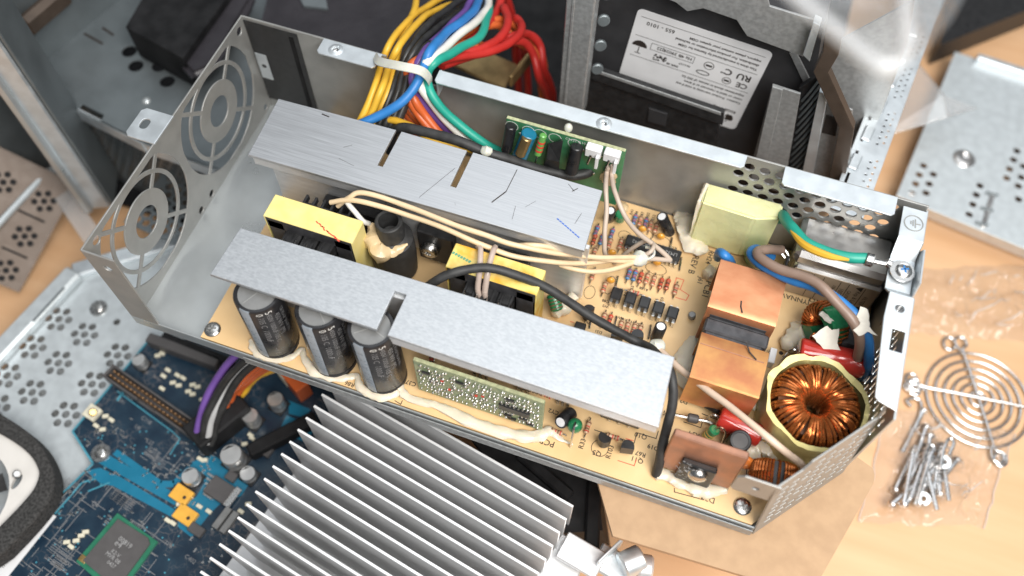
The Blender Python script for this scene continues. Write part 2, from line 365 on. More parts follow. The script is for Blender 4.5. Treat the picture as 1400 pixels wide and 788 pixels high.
def XZ(y): return frame((0,y,0), (1,0,0), (0,0,1))
def YZ(x): return frame((x,0,0), (0,1,0), (0,0,1))
def blob(mb, pts, rad, flat=0.6, n=10, seed=0.0, sub=6):     # bead of hardened glue lying along a path
    P_ = spline(pts, sub); k = len(P_); vs = []; fs = []
    rs = []
    for i in range(k):
        f = i/(k-1)*(len(rad)-1); a = int(min(f, len(rad)-2)); q = rad[a]+(rad[a+1]-rad[a])*(f-a)
        rs.append(q*(1+0.42*noise.noise(Vector((i*0.42+seed, seed, 0.3)))))
    ts = []
    for i in range(k):
        t = P_[min(i+1,k-1)]-P_[max(i-1,0)]; t.z = 0; t = t.normalized() if t.length > 1e-6 else Vector((1,0,0)); sd = Vector((-t.y,t.x,0))
        for j in range(n):
            a = 2*math.pi*j/n; w = 1+0.30*noise.noise(Vector((i*0.5,j*0.9,seed)))
            p = P_[i] + sd*math.cos(a)*rs[i]*w + Vector((0,0,math.sin(a)*rs[i]*flat*w)); vs.append(p)
    for i in range(k-1):
        for j in range(n): fs.append((i*n+j, i*n+(j+1)%n, (i+1)*n+(j+1)%n, (i+1)*n+j))
    for e, q in ((0,-1),(k-1,1)):
        t = (P_[e]-P_[e-q]).normalized() if k > 1 else Vector((1,0,0)); vs.append(P_[e]+t*rs[e]*0.6); c = len(vs)-1
        for j in range(n): fs.append((e*n+j, e*n+(j+1)%n, c))
    return mb.add(vs, fs, True)
def torn(mb, poly, X, amp=0.09):      # thin torn scrap, buckled
    me = sheet(poly, [], 0.03); bm = bmesh.new(); bm.from_mesh(me); bpy.data.meshes.remove(me)
    bmesh.ops.remove_doubles(bm, verts=bm.verts, dist=1e-5); bmesh.ops.triangulate(bm, faces=bm.faces); bmesh.ops.subdivide_edges(bm, edges=bm.edges, cuts=3)
    for v in bm.verts:
        q = Vector((v.co.x*2.2, v.co.y*2.2, 0.7)); v.co.z += amp*(noise.noise(q)+0.6*noise.noise(q*2.3)); v.co.x += 0.06*noise.noise(q*1.9+Vector((3,0,0))); v.co.y += 0.06*noise.noise(q*1.9+Vector((0,5,0)))
    bm.verts.index_update(); mb.add([v.co.copy() for v in bm.verts], [tuple(v.index for v in f.verts) for f in bm.faces], True, X); bm.free(); return mb
def screw_mb(r, washer=0.0):
    mb = MB(); mb.m = 0
    if washer: mb.lathe([(0.001,0),(washer,0),(washer,0.07),(0.001,0.07)], 20)
    z = 0.07 if washer else 0
    mb.lathe([(r*0.98,z),(r,z+r*0.12),(r*0.92,z+r*0.24),(r*0.7,z+r*0.34),(r*0.35,z+r*0.40),(0.001,z+r*0.42)], 18)
    mb.m = 1
    for a in (0, math.pi/2): mb.box((0,0,z+r*0.36), (r*0.95, r*0.2, r*0.16), rz=a+0.4)
    return mb

# ================================================================ the desk
mb = MB(); mb.box((10,16,-12.5), (150,130,1.0)); desk = mb.build('desk', 'desk_wood'); tag(desk, kind='structure')

# ================================================================ power supply tray (open sheet metal housing)
H = 5.65; ZF = -0.68
TR = thing('power_supply_tray', (16,7,ZF-0.1), 'open grey sheet metal power supply tray with two fan grilles and a perforated corner', 'tray')
plate('floor_panel', [(0,0),(28.93,0),(32,3.86),(32,13.72),(0,13.72)], [], 0.1, XY(ZF), 'zinc', TR)
# fan panel with its two grilles cut out of the sheet
def grille(cy, cz, rop, ro, ri, rd, rh, wd, clip):
    def rad(a, r):
        c, s_ = math.cos(a), math.sin(a); q = r
        if c > 1e-6: q = min(q, (clip[1]-cy)/c)
        if c < -1e-6: q = min(q, (clip[0]-cy)/c)
        if s_ > 1e-6: q = min(q, (clip[3]-cz)/s_)
        if s_ < -1e-6: q = min(q, (clip[2]-cz)/s_)
        return q
    hs = [circ(cy, cz, rh, 24)]
    for k in range(4):
        b = math.pi/4 + k*math.pi/2
        for r0, r1, cl in ((ro, rop, True), (rd, ri, False)):
            a0, a1 = b, b+math.pi/2; n = 16; out = []
            for i in range(n+1):
                e = math.asin(wd/2/r1); a = a0+e+(a1-a0-2*e)*i/n; q = rad(a, r1) if cl else r1; q = max(q, r0+0.03); out.append((cy+q*math.cos(a), cz+q*math.sin(a)))
            for i in range(n, -1, -1):
                e = math.asin(wd/2/r0); a = a0+e+(a1-a0-2*e)*i/n; out.append((cy+r0*math.cos(a), cz+r0*math.sin(a)))
            hs.append(out)
    return hs
hs = grille(3.32, 2.95, 3.15, 2.44, 2.27, 1.54, 0.80, 0.17, (0.42,6.45,-0.15,5.32)) + grille(10.0, 2.95, 3.15, 2.44, 2.27, 1.54, 0.80, 0.17, (6.9,13.1,-0.15,5.32))
hs += [circ(0.78,5.2,0.24), circ(6.3,-0.3,0.22), circ(7.35,-0.3,0.22), circ(13.2,5.15,0.24), circ(13.2,-0.3,0.2)]
plate('fan_panel', [(0,ZF),(13.72,ZF),(13.72,H),(0,H)], hs, 0.08, YZ(0), 'zinc_grey', TR, 0.02)
plate('mounting_tab', [(-1.42,5.86),(-1.25,5.68),(0.04,5.68),(0.04,7.28),(-1.25,7.28),(-1.42,7.1)], [rect(-1.12,6.2,-0.68,6.8,0.2)], 0.09, XY(H), 'zinc_bright', TR, 0.02)
plate('corner_flap', [(0.06,-0.7),(0.06,H),(1.5,H-0.02),(1.42,0.0),(1.40,-0.35)], [circ(0.85,4.7,0.22,16)], 0.09, XZ(0.0), 'zinc_grey', TR, 0.02)
# back wall, perforated over its right third
holes = []
for j in range(5):
    for i in range(11):
        x = 24.5 + 0.69*i - (0.345 if j % 2 else 0.0); z = 5.03-0.60*j
        if x < 31.0: holes.append(circ(x, z, 0.255, 14))
plate('back_wall', [(0.06,ZF),(31.94,ZF),(31.94,H),(10.05,H),(10.05,4.55),(7.4,4.55),(7.4,H),(0.06,H)], holes, 0.1, XZ(13.72), 'zinc_grey', TR, 0.02)
def flange(x0, x1, depth, holes=()):
    return plate('flange', [(x0,13.70),(x0+0.02,13.72-depth+0.12),(x0+0.14,13.72-depth),(x1-0.14,13.72-depth),(x1-0.02,13.72-depth+0.12),(x1,13.70)], holes, 0.09, XY(H), 'zinc_bright', TR, 0.02)
flange(4.3, 7.2, 0.9, [circ(5.1,13.25,0.17,16)]); flange(10.05, 24.25, 0.72, [circ(17.95,13.3,0.15,16)]); flange(25.92, 30.65, 1.0)
mb = MB(); mb.box((10.12,13.45,5.15), (0.09,0.62,1.1), 0.02); mb.build('hook', 'zinc_bright', TR)
# embossed nut collars round the two flange holes
for x, y in ((5.1,13.25), (17.95,13.3)):
    MB().lathe([(0.17,H+0.045),(0.20,H+0.10),(0.33,H+0.06),(0.36,H+0.045)], 20, Matrix.Translation((x,y,0))).build('nut_collar', 'zinc_bright', TR)
    MB().lathe([(0.17,H+0.04),(0.16,H-0.12),(0.10,H-0.16),(0.001,H-0.16)], 16, Matrix.Translation((x,y,0))).build('nut', 'steel_wire', TR)
plate('insulating_sheet', [(0.10,0.0),(2.92,0.0),(2.88,5.5),(0.10,5.5)], [], 0.03, XZ(13.64), 'plastic_black', TR)
plate('insulating_fold', [(2.42,0.1),(2.62,0.1),(2.62,5.2),(2.42,5.2)], [], 0.05, XZ(13.61), 'plastic_black_matt', TR)
mb = MB(); mb.box((0.48,13.58,2.55), (0.62,0.04,1.75), 0.01); tb = mb.build('spring_tab', 'zinc_bright', TR)
MB().ball((0.5,13.56,2.6), (0.13,0.03,0.12), 10, 6).build('tab_hole', 'plastic_black', tb)
# right wall with slots, its top flange and the stepped earth bracket
sl = [rect(y, z, y+0.16, z+0.75, 0.07, 2) for y in [4.2+0.36*i for i in range(13)] for z in (0.6, 1.6, 2.6, 3.6)]
plate('right_wall', [(3.86,ZF),(13.66,ZF),(13.66,5.4),(11.95,5.4),(11.6,4.75),(9.5,4.75),(9.2,5.4),(3.86,5.4)], sl, 0.1, YZ(32.0), 'zinc', TR, 0.02)
plate('side_flange', [(31.18,4.5),(31.30,4.38),(31.98,4.2),(31.98,9.2),(31.06,9.2),(31.0,8.0)], [rect(31.36,6.6,31.88,7.6), circ(31.52,8.55,0.2,18)], 0.09, XY(5.45), 'zinc_bright', TR, 0.02)
mb = MB(); mb.lathe([(0.2,5.49),(0.2,5.25),(0.12,5.15),(0.09,5.0),(0.001,5.0)], 18, Matrix.Translation((31.52,8.55,0))); mb.build('threaded_hole', 'steel_wire', TR)
# earth bracket: flat top with the earth mark, slope, low seat for the screw, slope up again
prof = [(13.50,5.52),(11.95,5.52),(11.35,4.86),(9.75,4.86),(9.25,5.42)]
mb = MB(); x0, x1 = 31.0, 31.98; vs = []; fs = []
for y, z in prof: vs += [(x0,y,z),(x1,y,z),(x0,y,z-0.09),(x1,y,z-0.09)]
for i in range(len(prof)-1):
    a = i*4; b = a+4; fs += [(a,a+1,b+1,b),(a+2,b+2,b+3,a+3),(a,b,b+2,a+2),(a+1,a+3,b+3,b+1)]
fs += [(0,2,3,1),(len(vs)-4,len(vs)-3,len(vs)-1,len(vs)-2)]
mb.add(vs, fs); br = mb.build('earth_bracket', 'zinc_bright', TR)
mb = MB(); c = (31.5,12.75,5.535)
mb.lathe([(0.36,5.53),(0.36,5.545),(0.40,5.545),(0.40,5.53)], 28, Matrix.Translation((c[0],c[1],0)))
for dy, ln in ((0.10,0.44),(0.0,0.30),(-0.10,0.16)): mb.box((c[0]-0.02+dy*0.9,c[1],5.538), (0.045,ln,0.014), rz=0.12)
mb.box((c[0]+0.19,c[1],5.538), (0.20,0.045,0.014), rz=0.12)
mb.build('earth_mark', 'zinc_grey', br)
plate('bracket_cheek', [(9.35,4.2),(12.2,4.2),(11.6,5.5),(9.9,5.6)], [], 0.08, YZ(32.1), 'zinc_bright', TR, 0.02)
k = Kit(screw_mb(0.34), 'screw', ['tin','w_blue']); k.put(TR, (31.55,10.65,5.06))
mb = MB(); mb.lathe([(0.12,4.99),(0.45,4.99)]+[(0.45,5.06),(0.12,5.06)], 24, Matrix.Translation((31.55,10.65,0))); mb.build('lock_washer', 'steel_wire', TR)
# cut-off corner with rows of slots
ln = math.hypot(3.07,3.86); ex = (3.07/ln, 3.86/ln, 0)
XC = frame((28.93,0,0), ex, (-0.075,0.06,1)); slots = []
for j in range(9):
    for i in range(8):
        s0 = 0.35+i*0.56; z = 0.0+j*0.5
        if s0+0.42 < ln-0.2 and (z < 3.6 or s0 > 1.2) and not (i in (2,5) and j % 3 == 2): slots.append(rect(s0, z, s0+0.44, z+0.22, 0.09, 3))
plate('corner_panel', [(0,ZF),(ln,ZF),(ln,5.35),(ln-0.12,4.75),(1.6,4.72),(1.25,4.4),(0,4.4)], slots, 0.09, XC, 'zinc_grey', TR, 0.02)
plate('front_tab', [(27.2,2.95),(27.33,2.8),(28.75,2.8),(28.75,4.4),(27.43,4.4),(27.2,4.15)], [circ(28.0,3.6,0.16,14)], 0.09, XZ(0.28), 'zinc_grey', TR, 0.02)
# folded front lip
mb = MB()
mb.box((14.46,-0.02,-0.36), (28.9,0.07,0.74), 0.02); mb.build('front_lip', 'zinc', TR)
mb = MB(); mb.box((17.3,-0.13,-0.45), (23.2,0.06,0.56), 0.02); mb.build('folded_hem', 'galvanised', TR)
mb = MB(); mb.box((17.3,-0.075,-0.70), (23.2,0.18,0.05), 0.01); mb.build('hem_fold', 'galvanised', TR)
# mains inlet can: polished box against the back wall, printed label on its front
mb = MB(); mb.box((29.6,12.55,2.55), (4.1,2.2,0.9), 0.22); mb.box((29.7,12.45,1.15), (3.9,2.3,2.2), 0.12)
can = mb.build('inlet_can', 'chrome', TR)
pts = [(27.8,0.1),(31.55,0.1),(31.55,2.15),(27.8,2.15)]
lb = plate('inlet_label', pts, [], 0.02, XZ(11.28), 'label_brown', can)
mb = MB(); y = 11.262
def lab(t, s, x, z, up=True): text(mb, t, s, (x,y,z), (0,0,-1), (1,0,0))
for t, s, x, z in (('CE', .3, 28.1, 1.3), ('VDE', .26, 28.5, 1.1), ('T 40', .24, 28.9, 1.2), ('250V', .26, 29.35, 1.1), ('10A 50/60Hz', .22, 29.7, 1.1), ('1002-P6', .3, 30.05, 1.1), ('CAUTION', .22, 30.4, 1.1), ('Rep & Line', .28, 30.75, 1.1), ('FILTER', .26, 31.15, 1.1)): lab(t, s, x, z)
for x in (28.7, 29.15, 29.88, 30.25, 30.95): mb.box((x,y,1.1), (0.025,0.01,1.9))
mb.add([(30.55,y,1.95),(30.85,y,1.75),(30.85,y,2.12)], [(0,1,2)]); mb.add([(31.0,y,0.45),(31.3,y,0.25),(31.3,y,0.65)], [(0,1,2)])
mb.build('inlet_lettering', 'ink_black', can)
mb = MB(); mb.box((27.35,11.3,1.7), (0.12,0.5,1.6), 0.03); mb.build('terminal_blade', 'plastic_black', TR)
mb = MB(); mb.tube(spline([(26.7,11.75,2.5),(26.95,11.65,2.45),(27.25,11.5,2.3)],4), 0.07, 6); mb.tube(spline([(27.0,11.9,2.5),(27.3,11.7,2.4),(27.45,11.5,2.2)],4), 0.06, 6); mb.build('solder_lug', 'tin', TR)

# ================================================================ power supply circuit board and everything soldered to it
BD = thing('power_supply_board', (16,7,-0.16), 'tan circuit board filling the metal tray, crowded with soldered components', 'circuit board')
mb = MB(); mb.prism([(3.52,0.06),(28.75,0.06),(31.85,3.95),(31.85,13.6),(3.52,13.6)], -0.16, 0.0); base = mb.build('board_base', 'board_tan', BD)
ks = Kit(screw_mb(0.38), 'screw', ['tin','zinc_grey'])
for p in ((3.87,0.56,0.00), (28.24,0.66,0.00)): ks.put(BD, p)

# ---- heat sinks
def wobble_top(mb): pass
mb = MB(); ZB = 5.0
# rear heat sink: slab with two slots open at its back edge, standing on a web
me = sheet([(3.72,6.95),(18.98,7.22),(18.82,10.32),(12.92,10.36),(12.90,8.35),(12.60,8.35),(12.60,10.36),(9.52,10.36),(9.50,8.3),(9.22,8.3),(9.22,10.36),(3.55,10.20)], [], 0.16, 0.02)
mb.mesh(me, XY(ZB-0.08)); rear = mb.build('rear_heat_sink', 'aluminium_brushed', BD)
rear['label'] = 'long brushed aluminium heat sink with two slots along the rear'
mb = MB(); mb.prism([(3.85,6.99),(18.93,7.24),(18.93,8.2),(3.85,8.2)], ZB-0.66, ZB-0.24); mb.prism([(3.95,7.05),(18.9,7.3),(18.9,8.1),(3.95,8.1)], ZB-0.26, ZB-0.15); mb.build('stepped_rib', 'aluminium_edge', rear)
mb = MB(); mb.box((11.6,7.75,2.3), (15.0,0.22,4.4), 0.03); mb.build('web', 'aluminium_edge', rear)
# scratches and pen marks on it
mb = MB(); zt = ZB+0.006
mb.m = 0
for a, b, wd in (((15.03,10.15,5.00), (14.97,8.90,5.00), .03), ((14.97,8.90,5.00), (14.58,8.16,5.00), .05), ((12.47,9.31,5.00), (11.59,7.36,5.00), .012), ((18.34,8.92,5.00), (18.23,8.33,5.00), .015), ((5.76,10.08,5.00), (6.14,10.04,5.00), .06), ((17.36,10.17,5.00), (17.71,9.89,5.00), .02), ((15.60,8.33,5.00), (15.68,7.65,5.00), .015), ((17.62,9.86,5.00), (17.81,10.09,5.00), .03)):
    a = Vector(a); b = Vector(b); d = b-a; mb.box(((a.x+b.x)/2,(a.y+b.y)/2,zt), (d.length,wd,0.008), rz=math.atan2(d.y,d.x))
rs = random.Random(3)
for i in range(4):
    x = rs.uniform(4.2,18.5); y = rs.uniform(7.4,10.0); l = rs.uniform(.15,.8); mb.box((x,y,zt), (l,0.008,0.006), rz=rs.uniform(0,6.28))
tag(mb.build('scratches', 'ink_black', rear), kind='stuff')
mb = MB(); a = Vector((17.50,8.30,5.00)); b = Vector((18.69,7.69,5.00)); d = b-a
for i in range(9):
    p = a+d*(i/9); mb.box((p.x,p.y,zt), (d.length/9*0.8,0.05,0.008), rz=math.atan2(d.y,d.x)+rs.uniform(-.2,.2))
mb.build('pen_mark', 'ink_blue', rear)
# front heat sink: slab with one slot open at its front edge
ZA = 4.8; mb = MB()
me = sheet([(4.98,1.13),(12.30,1.10),(12.30,2.94),(12.86,2.94),(12.86,1.02),(23.86,0.92),(23.70,3.86),(5.08,3.50)], [], 0.20, 0.03)
mb.mesh(me, XY(ZA-0.10)); front = mb.build('front_heat_sink', 'aluminium_cast', BD)
front['label'] = 'mottled grey aluminium heat sink with one slot along the front'
mb = MB(); X_ = Matrix.Translation((18.36,1.36,0)) @ Matrix.Rotation(-0.009,4,'Z'); mb.box((0,0.02,ZA-0.32), (11.0,0.85,0.16), 0.03, X_); mb.box((0,0.04,ZA-0.54), (11.0,0.85,0.16), 0.03, X_); mb.box((0,0.06,ZA-0.76), (11.0,0.85,0.16), 0.03, X_); mb.box((0,0.2,ZA-0.5), (10.9,0.7,0.6), 0, X_); mb.build('edge_rib', 'aluminium_edge', front)
mb = MB(); mb.box((8.65,1.45,ZA-0.245), (7.2,0.5,0.08), 0.02); mb.build('edge_rib', 'aluminium_edge', front)
mb = MB(); mb.box((14.4,2.9,2.3), (18.6,0.25,4.5), 0.03); mb.build('web', 'aluminium_edge', front)

# ---- transformers
def transformer(nm, x0, x1, y0, y1, zt, tape, lab):
    mb = MB(); mb.box(((x0+x1)/2,(y0+y1)/2,zt-0.035), (x1-x0,y1-y0,0.07), 0.03); mb.box((x1-0.03,(y0+y1)/2,zt/2-0.02), (0.06,y1-y0,zt-0.1), 0.02); mb.box((x0+0.03,(y0+y1)/2,zt/2-0.02), (0.06,y1-y0,zt-0.1), 0.02)
    t = mb.build(nm, tape, BD); t['label'] = lab
    mb = MB(); w = x1-x0
    mb.box(((x0+x1)/2,(y0+y1)/2,zt-0.42), (w-0.14,y1-y0-0.02,0.68), 0.02)
    mb.box((x0+0.5,(y0+y1)/2,zt/2), (0.75,y1-y0-0.02,zt-0.5), 0.02); mb.box((x1-0.5,(y0+y1)/2,zt/2), (0.75,y1-y0-0.02,zt-0.5), 0.02)
    mb.build('core', 'ferrite', t)
    mb = MB(); yc = (y0+y1)/2
    mb.box(((x0+x1)/2,yc,zt/2-0.3), (w-1.9,y1-y0+1.5,zt-1.6), 0.25)
    for i in range(3): mb.box((x0+1.3+i*(w-2.6)/2,yc,zt-1.0), (0.7,y1-y0+1.1,0.5), 0.1)
    for i in range(6): mb.box((x0+1.0+i*(w-2.0)/5,yc,zt-0.85), (0.12,y1-y0+1.7,0.3), 0.02)
    mb.build('coil_former', 'plastic_black', t)
    mb = MB()
    for i in range(5):
        x = x0+1.0+i*(w-2.0)/4; mb.tube(spline([(x,y0-0.3,zt-0.75),(x+0.1,y0-0.75,zt-0.7),(x+0.15,y0-0.9,zt-1.3)],5), 0.035, 5)
    mb.build('lead_wires', 'tin', t)
    return t
t1 = transformer('small_transformer', 5.55, 9.68, 4.50, 5.68, 4.6, 'tape_yellow', 'yellow taped transformer left of the black cylindrical choke')
t2 = transformer('large_transformer', 13.72, 17.72, 4.88, 6.12, 4.4, 'tape_yellow_orange', 'yellow taped transformer with orange stain right of the black cylindrical choke')
mb = MB(); a = Vector((7.90,4.94,4.60)); b = Vector((9.08,4.43,4.60))
for i in range(12):
    p = a.lerp(b, i/11)+Vector((rs.uniform(-.03,.03),rs.uniform(-.03,.03),0)); mb.box((p.x,p.y,4.605), (0.14,0.06,0.008), rz=rs.uniform(-1,0))
mb.build('red_mark', 'ink_red', t1)
mb = MB(); a = Vector((13.81,5.61,4.40)); b = Vector((14.59,5.44,4.40))
for i in range(7):
    p = a.lerp(b, i/6); mb.box((p.x,p.y,4.405), (0.10,0.13,0.008), rz=-0.5)
mb.build('green_mark', 'ink_green', t2)

# ---- black cylindrical choke with hardened glue
mb = MB(); cb = (10.31,6.97,0.40); X = Matrix.Translation((10.55,6.25,0.3))
mb.lathe([(0.62,0),(0.95,0.1),(1.0,1.5),(0.95,2.6),(0.72,2.8),(0.62,2.85),(0.60,3.9),(0.55,3.95),(0.44,3.93),(0.42,2.9),(0.001,2.8)], 26, X)
ck = mb.build('cylindrical_choke', 'rubber_black', BD)
mb = MB(); blob(mb, [(9.64,6.27,3.40), (10.02,5.66,3.20), (10.38,5.39,2.90), (10.96,5.67,2.90), (11.40,6.06,3.10)], [0.2,0.42,0.42,0.26,0.06], 0.9, seed=2.0); mb.build('glue', 'glue_beige', ck)

# ---- power transistors clamped to the rear heat sink
for x, w in ((8.3,3.2),(12.2,1.75),(15.8,1.6)):
    mb = MB(); mb.box((x,7.36,1.5), (w,0.5,2.3), 0.06); tr = mb.build('power_transistor', 'plastic_black', BD)
    mb = MB()
    for q in (-0.45,0,0.45): mb.box((x+q,7.3,0.2), (0.13,0.06,0.5))
    mb.build('pins', 'tin', tr)
for x in (6.0, 9.4, 12.8, 16.4):
    mb = MB(); mb.box((x,8.25,2.4), (2.4,0.7,3.6), 0.06); mb.build('shade_block', 'plastic_black', BD)  # black blocks added behind the web so the slab's slots look dark
mb = MB(); mb.lathe([(0.44,0),(0.44,0.22),(0.34,0.34),(0.15,0.34),(0.12,0.22),(0.001,0.22)], 20, Matrix.Translation((11.98,7.08,1.55)) @ Matrix.Rotation(math.pi/2,4,'X')); mb.build('clamp_screw', 'tin', BD)

# ---- three large electrolytic capacitors
def big_cap(b, t, turn):
    b = Vector(b); t = Vector(t); ax = (t-b); h = ax.length; X = Matrix.Translation(b) @ ax.to_track_quat('Z','X').to_matrix().to_4x4(); R_ = 0.98
    mb = MB(); mb.lathe([(0.001,0),(R_-0.06,0),(R_,0.06),(R_,0.30),(R_-0.03,0.36),(R_,0.42),(R_,h-0.08),(R_-0.05,h),(R_-0.16,h+0.01),(R_-0.19,h-0.05)], 40, X)
    c = mb.build('large_capacitor', 'sleeve_black', BD)
    mb = MB(); mb.lathe([(R_-0.18,h-0.055),(0.001,h-0.045)], 32, X); top = mb.build('vent_top', 'cap_top', c)
    mb = MB()
    for a in (0.4, 2.5, 4.6): mb.box((0.36*math.cos(a),0.36*math.sin(a),h-0.043), (0.72,0.035,0.012), rz=a, X=X)
    mb.build('vent_score', 'zinc_grey', top)
    A = ax.normalized(); ref = Vector((-0.10,-0.99,0)); R0 = (ref-A*ref.dot(A)).normalized(); T0 = A.cross(R0); rr = R_+0.006
    def pt(a, z, r=rr): return b + A*z + (R0*math.cos(a)+T0*math.sin(a))*r
    mb = MB(); a0, a1 = -0.24+turn, 0.24+turn; vs = []; fs = []
    for i in range(9):
        a = a0+(a1-a0)*i/8; vs += [pt(a,0.3), pt(a,h-0.06), pt(a,h+0.008,R_-0.05)]
    for i in range(8): fs += [(i*3,i*3+3,i*3+4,i*3+1),(i*3+1,i*3+4,i*3+5,i*3+2)]
    mb.add(vs, fs, True); mb.build('polarity_stripe', 'stripe_grey', c)
    mb = MB()
    for i in range(6):
        z = 0.6+i*(h-0.9)/6
        for s_ in (-0.13,0.0,0.13): text_cyl(mb, '|' if s_ else 'I', 0.34, b, A, R0, rr+0.004, turn+s_*1.0, z+0.25)
    mb.build('stripe_print', 'sleeve_black', c)
    mb = MB()
    for body, s_, a, z in (('105 C  1000uF', .36, .62, h-0.45), ('450V 1000uF 105 C', .30, .98, h-0.35), ('450 WV (M)', .34, 1.32, h-0.6), ('CE 85-LP SNAP-IN', .26, 1.62, h-0.5)): text_cyl(mb, body, s_, b, A, R0, rr, a+turn, z, 1.0)
    mb.build('sleeve_print', 'ink_faint', c)
    mb = MB()
    for body, a in (('0', .62), ('5', 1.0)): text_cyl(mb, body, .42, b, A, R0, rr, a+turn, h-0.12, 1.0)
    mb.build('value_print', 'ink_white', c)
    return c
big_cap((6.88,1.06,0.00), (6.96,1.13,4.45), 0.0)['label'] = 'big black capacitor nearest the fan grilles'
big_cap((9.71,1.11,0.00), (9.63,1.30,4.45), 0.05)['label'] = 'middle of the three big black capacitors'
big_cap((12.11,1.11,0.00), (11.96,1.25,4.45), -0.05)['label'] = 'big black capacitor under the slot of the front heat sink'

# ---- hardened white glue round the feet of the components
mb = MB()
blob(mb, [(5.80,0.66,0.10), (6.33,0.19,0.10), (7.19,0.13,0.10), (7.82,0.46,0.10), (8.13,0.99,0.10), (8.41,0.64,0.10), (9.12,0.21,0.10), (9.92,0.16,0.10), (10.60,0.44,0.10), (10.97,0.62,0.10), (11.28,0.25,0.10), (12.00,0.03,0.10), (12.74,0.32,0.12), (12.93,0.70,0.15), (13.55,0.44,0.10), (14.88,0.52,0.10), (16.31,0.34,0.12), (17.97,0.34,0.12), (19.20,0.61,0.12), (19.77,1.04,0.15), (20.25,0.89,0.10), (20.86,0.84,0.05)],
     [.16,.2,.17,.15,.13,.16,.22,.17,.15,.15,.18,.22,.24,.26,.16,.2,.27,.28,.27,.30,.12,.04], 0.55, seed=1.0); tag(mb.build('glue_bead', 'glue_white', BD), 'cream glue bead round the big capacitors and the small green board')
mb = MB(); blob(mb, [(22.07,13.66,0.20), (22.66,13.47,0.25), (22.71,12.69,0.25), (23.21,12.15,0.22), (23.93,12.12,0.20)], [.35,.62,.42,.45,.3], 0.5, seed=4.0); blob(mb, [(24.22,10.78,0.20), (24.48,11.06,0.30)], [.3,.34], 0.9, seed=5.0); mb.build('glue', 'glue_white', BD)
mb = MB(); blob(mb, [(24.53,7.47,0.10), (24.47,6.35,0.15), (24.56,5.56,0.15), (25.13,5.05,0.10)], [.25,.5,.45,.3], 0.5, seed=6.0); mb.build('glue', 'glue_white', BD)
mb = MB(); blob(mb, [(29.35,10.01,0.20), (28.91,9.01,0.30), (28.47,8.36,0.30)], [.35,.55,.42], 0.6, seed=7.0); mb.build('glue', 'glue_white', BD)
mb = MB(); blob(mb, [(24.54,0.85,0.10), (25.07,0.84,0.12), (25.74,0.68,0.12), (26.66,0.74,0.14), (27.40,1.14,0.12)], [.28,.25,.22,.34,.2], 0.6, seed=8.0); mb.build('glue', 'glue_white', BD)
mb = MB(); blob(mb, [(27.85,2.94,0.20), (28.38,3.32,0.25), (29.02,3.27,0.25), (29.64,3.12,0.15)], [.35,.4,.32,.15], 0.7, seed=9.0); blob(mb, [(26.54,5.05,0.40), (27.21,4.93,0.40), (27.73,5.02,0.40)], [.28,.32,.25], 0.7, seed=10.0); mb.build('glue', 'glue_white', BD)
mb = MB(); blob(mb, [(18.22,6.37,0.30), (18.48,6.83,0.35), (18.78,7.57,0.30)], [.3,.36,.25], 0.8, seed=11.0); mb.build('glue', 'glue_white', BD)

# ---- small green control board standing along the front
mb = MB(); mb.box((16.6,1.02,1.68), (5.65,0.14,3.1), 0.02); pb = mb.build('control_board', 'board_green_pale', BD); pb['label'] = 'small upright green board covered in solder joints'
mb = MB(); mb.box((16.6,1.02,3.245), (5.6,0.15,0.03)); mb.build('sawn_edge', 'board_edge_pale', pb)
mb = MB()
for j in range(9):
    for i in range(34):
        x = 13.98+i*0.158+rs.uniform(-.05,.05); z = 0.45+j*0.31+rs.uniform(-.07,.07)
        if (17.4 < x < 18.95 and 1.25 < z < 1.98) or rs.random() < 0.22: continue
        r = rs.uniform(.035,.075); mb.ball((x,0.93,z), (r*rs.uniform(.8,1.6),r*rs.uniform(.8,1.6),r), 6, 4)
tag(mb.build('solder_joints', 'tin', pb), kind='stuff')
mb = MB(); mb.box((18.2,0.88,1.6), (1.35,0.14,0.5), 0.03); ic = mb.build('chip', 'plastic_black', pb)
mb = MB()
for i in range(7):
    for z in (1.3,1.9): mb.box((17.66+i*0.18,0.9,z), (0.07,0.10,0.14))
mb.build('chip_pins', 'tin', pb)
mb = MB()
for x, z in ((14.3,2.4),(15.8,2.55),(18.0,2.5),(17.9,.75),(18.6,.9),(18.9,.55),(18.1,.5)): mb.box((x,0.91,z), (0.36,0.09,0.18), 0.02)
tag(mb.build('small_chips', 'plastic_black', pb), kind='stuff')
mb = MB()
for x, z in ((15.3,1.4),(16.5,1.7),(16.8,1.9),(15.0,2.1)): mb.box((x,0.92,z), (0.12,0.08,0.08))
tag(mb.build('small_resistors', 'band_red', pb), kind='stuff')

# ---- upright output board along the rear wall
yb = 12.6
mb = MB(); mb.box((16.45,yb,3.1), (5.55,0.14,4.15), 0.02); ob = mb.build('output_board', 'board_green', BD); ob['label'] = 'glossy green upright board with white connectors along the rear wall'
mb = MB(); mb.box((16.45,yb,5.185), (5.5,0.15,0.03)); mb.build('sawn_edge', 'board_edge_pale', ob)
def on_b(u, v, y): pass
mb = MB(); mb.cyl((14.00,12.30,5.06), (13.89,11.95,3.64), 0.26, 18, bev=0.04); mb.build('small_capacitor', 'sleeve_black', ob)
mb = MB(); mb.cyl((14.88,12.25,4.97), (14.48,11.90,3.19), 0.36, 18, bev=0.05); mb.build('wound_inductor', 'teal', ob)
mb = MB(); mb.cyl((14.87,11.97,4.99), (14.65,11.68,3.98), 0.24, 14, bev=0.04); mb.build('inductor_winding', 'bronze', ob)
mb = MB(); mb.m = 0; a, b = Vector((15.53,12.25,5.14)), Vector((15.39,11.95,3.98)); mb.cyl(a, b, 0.17, 14, bev=0.05); mb.m = 1
d = (b-a)
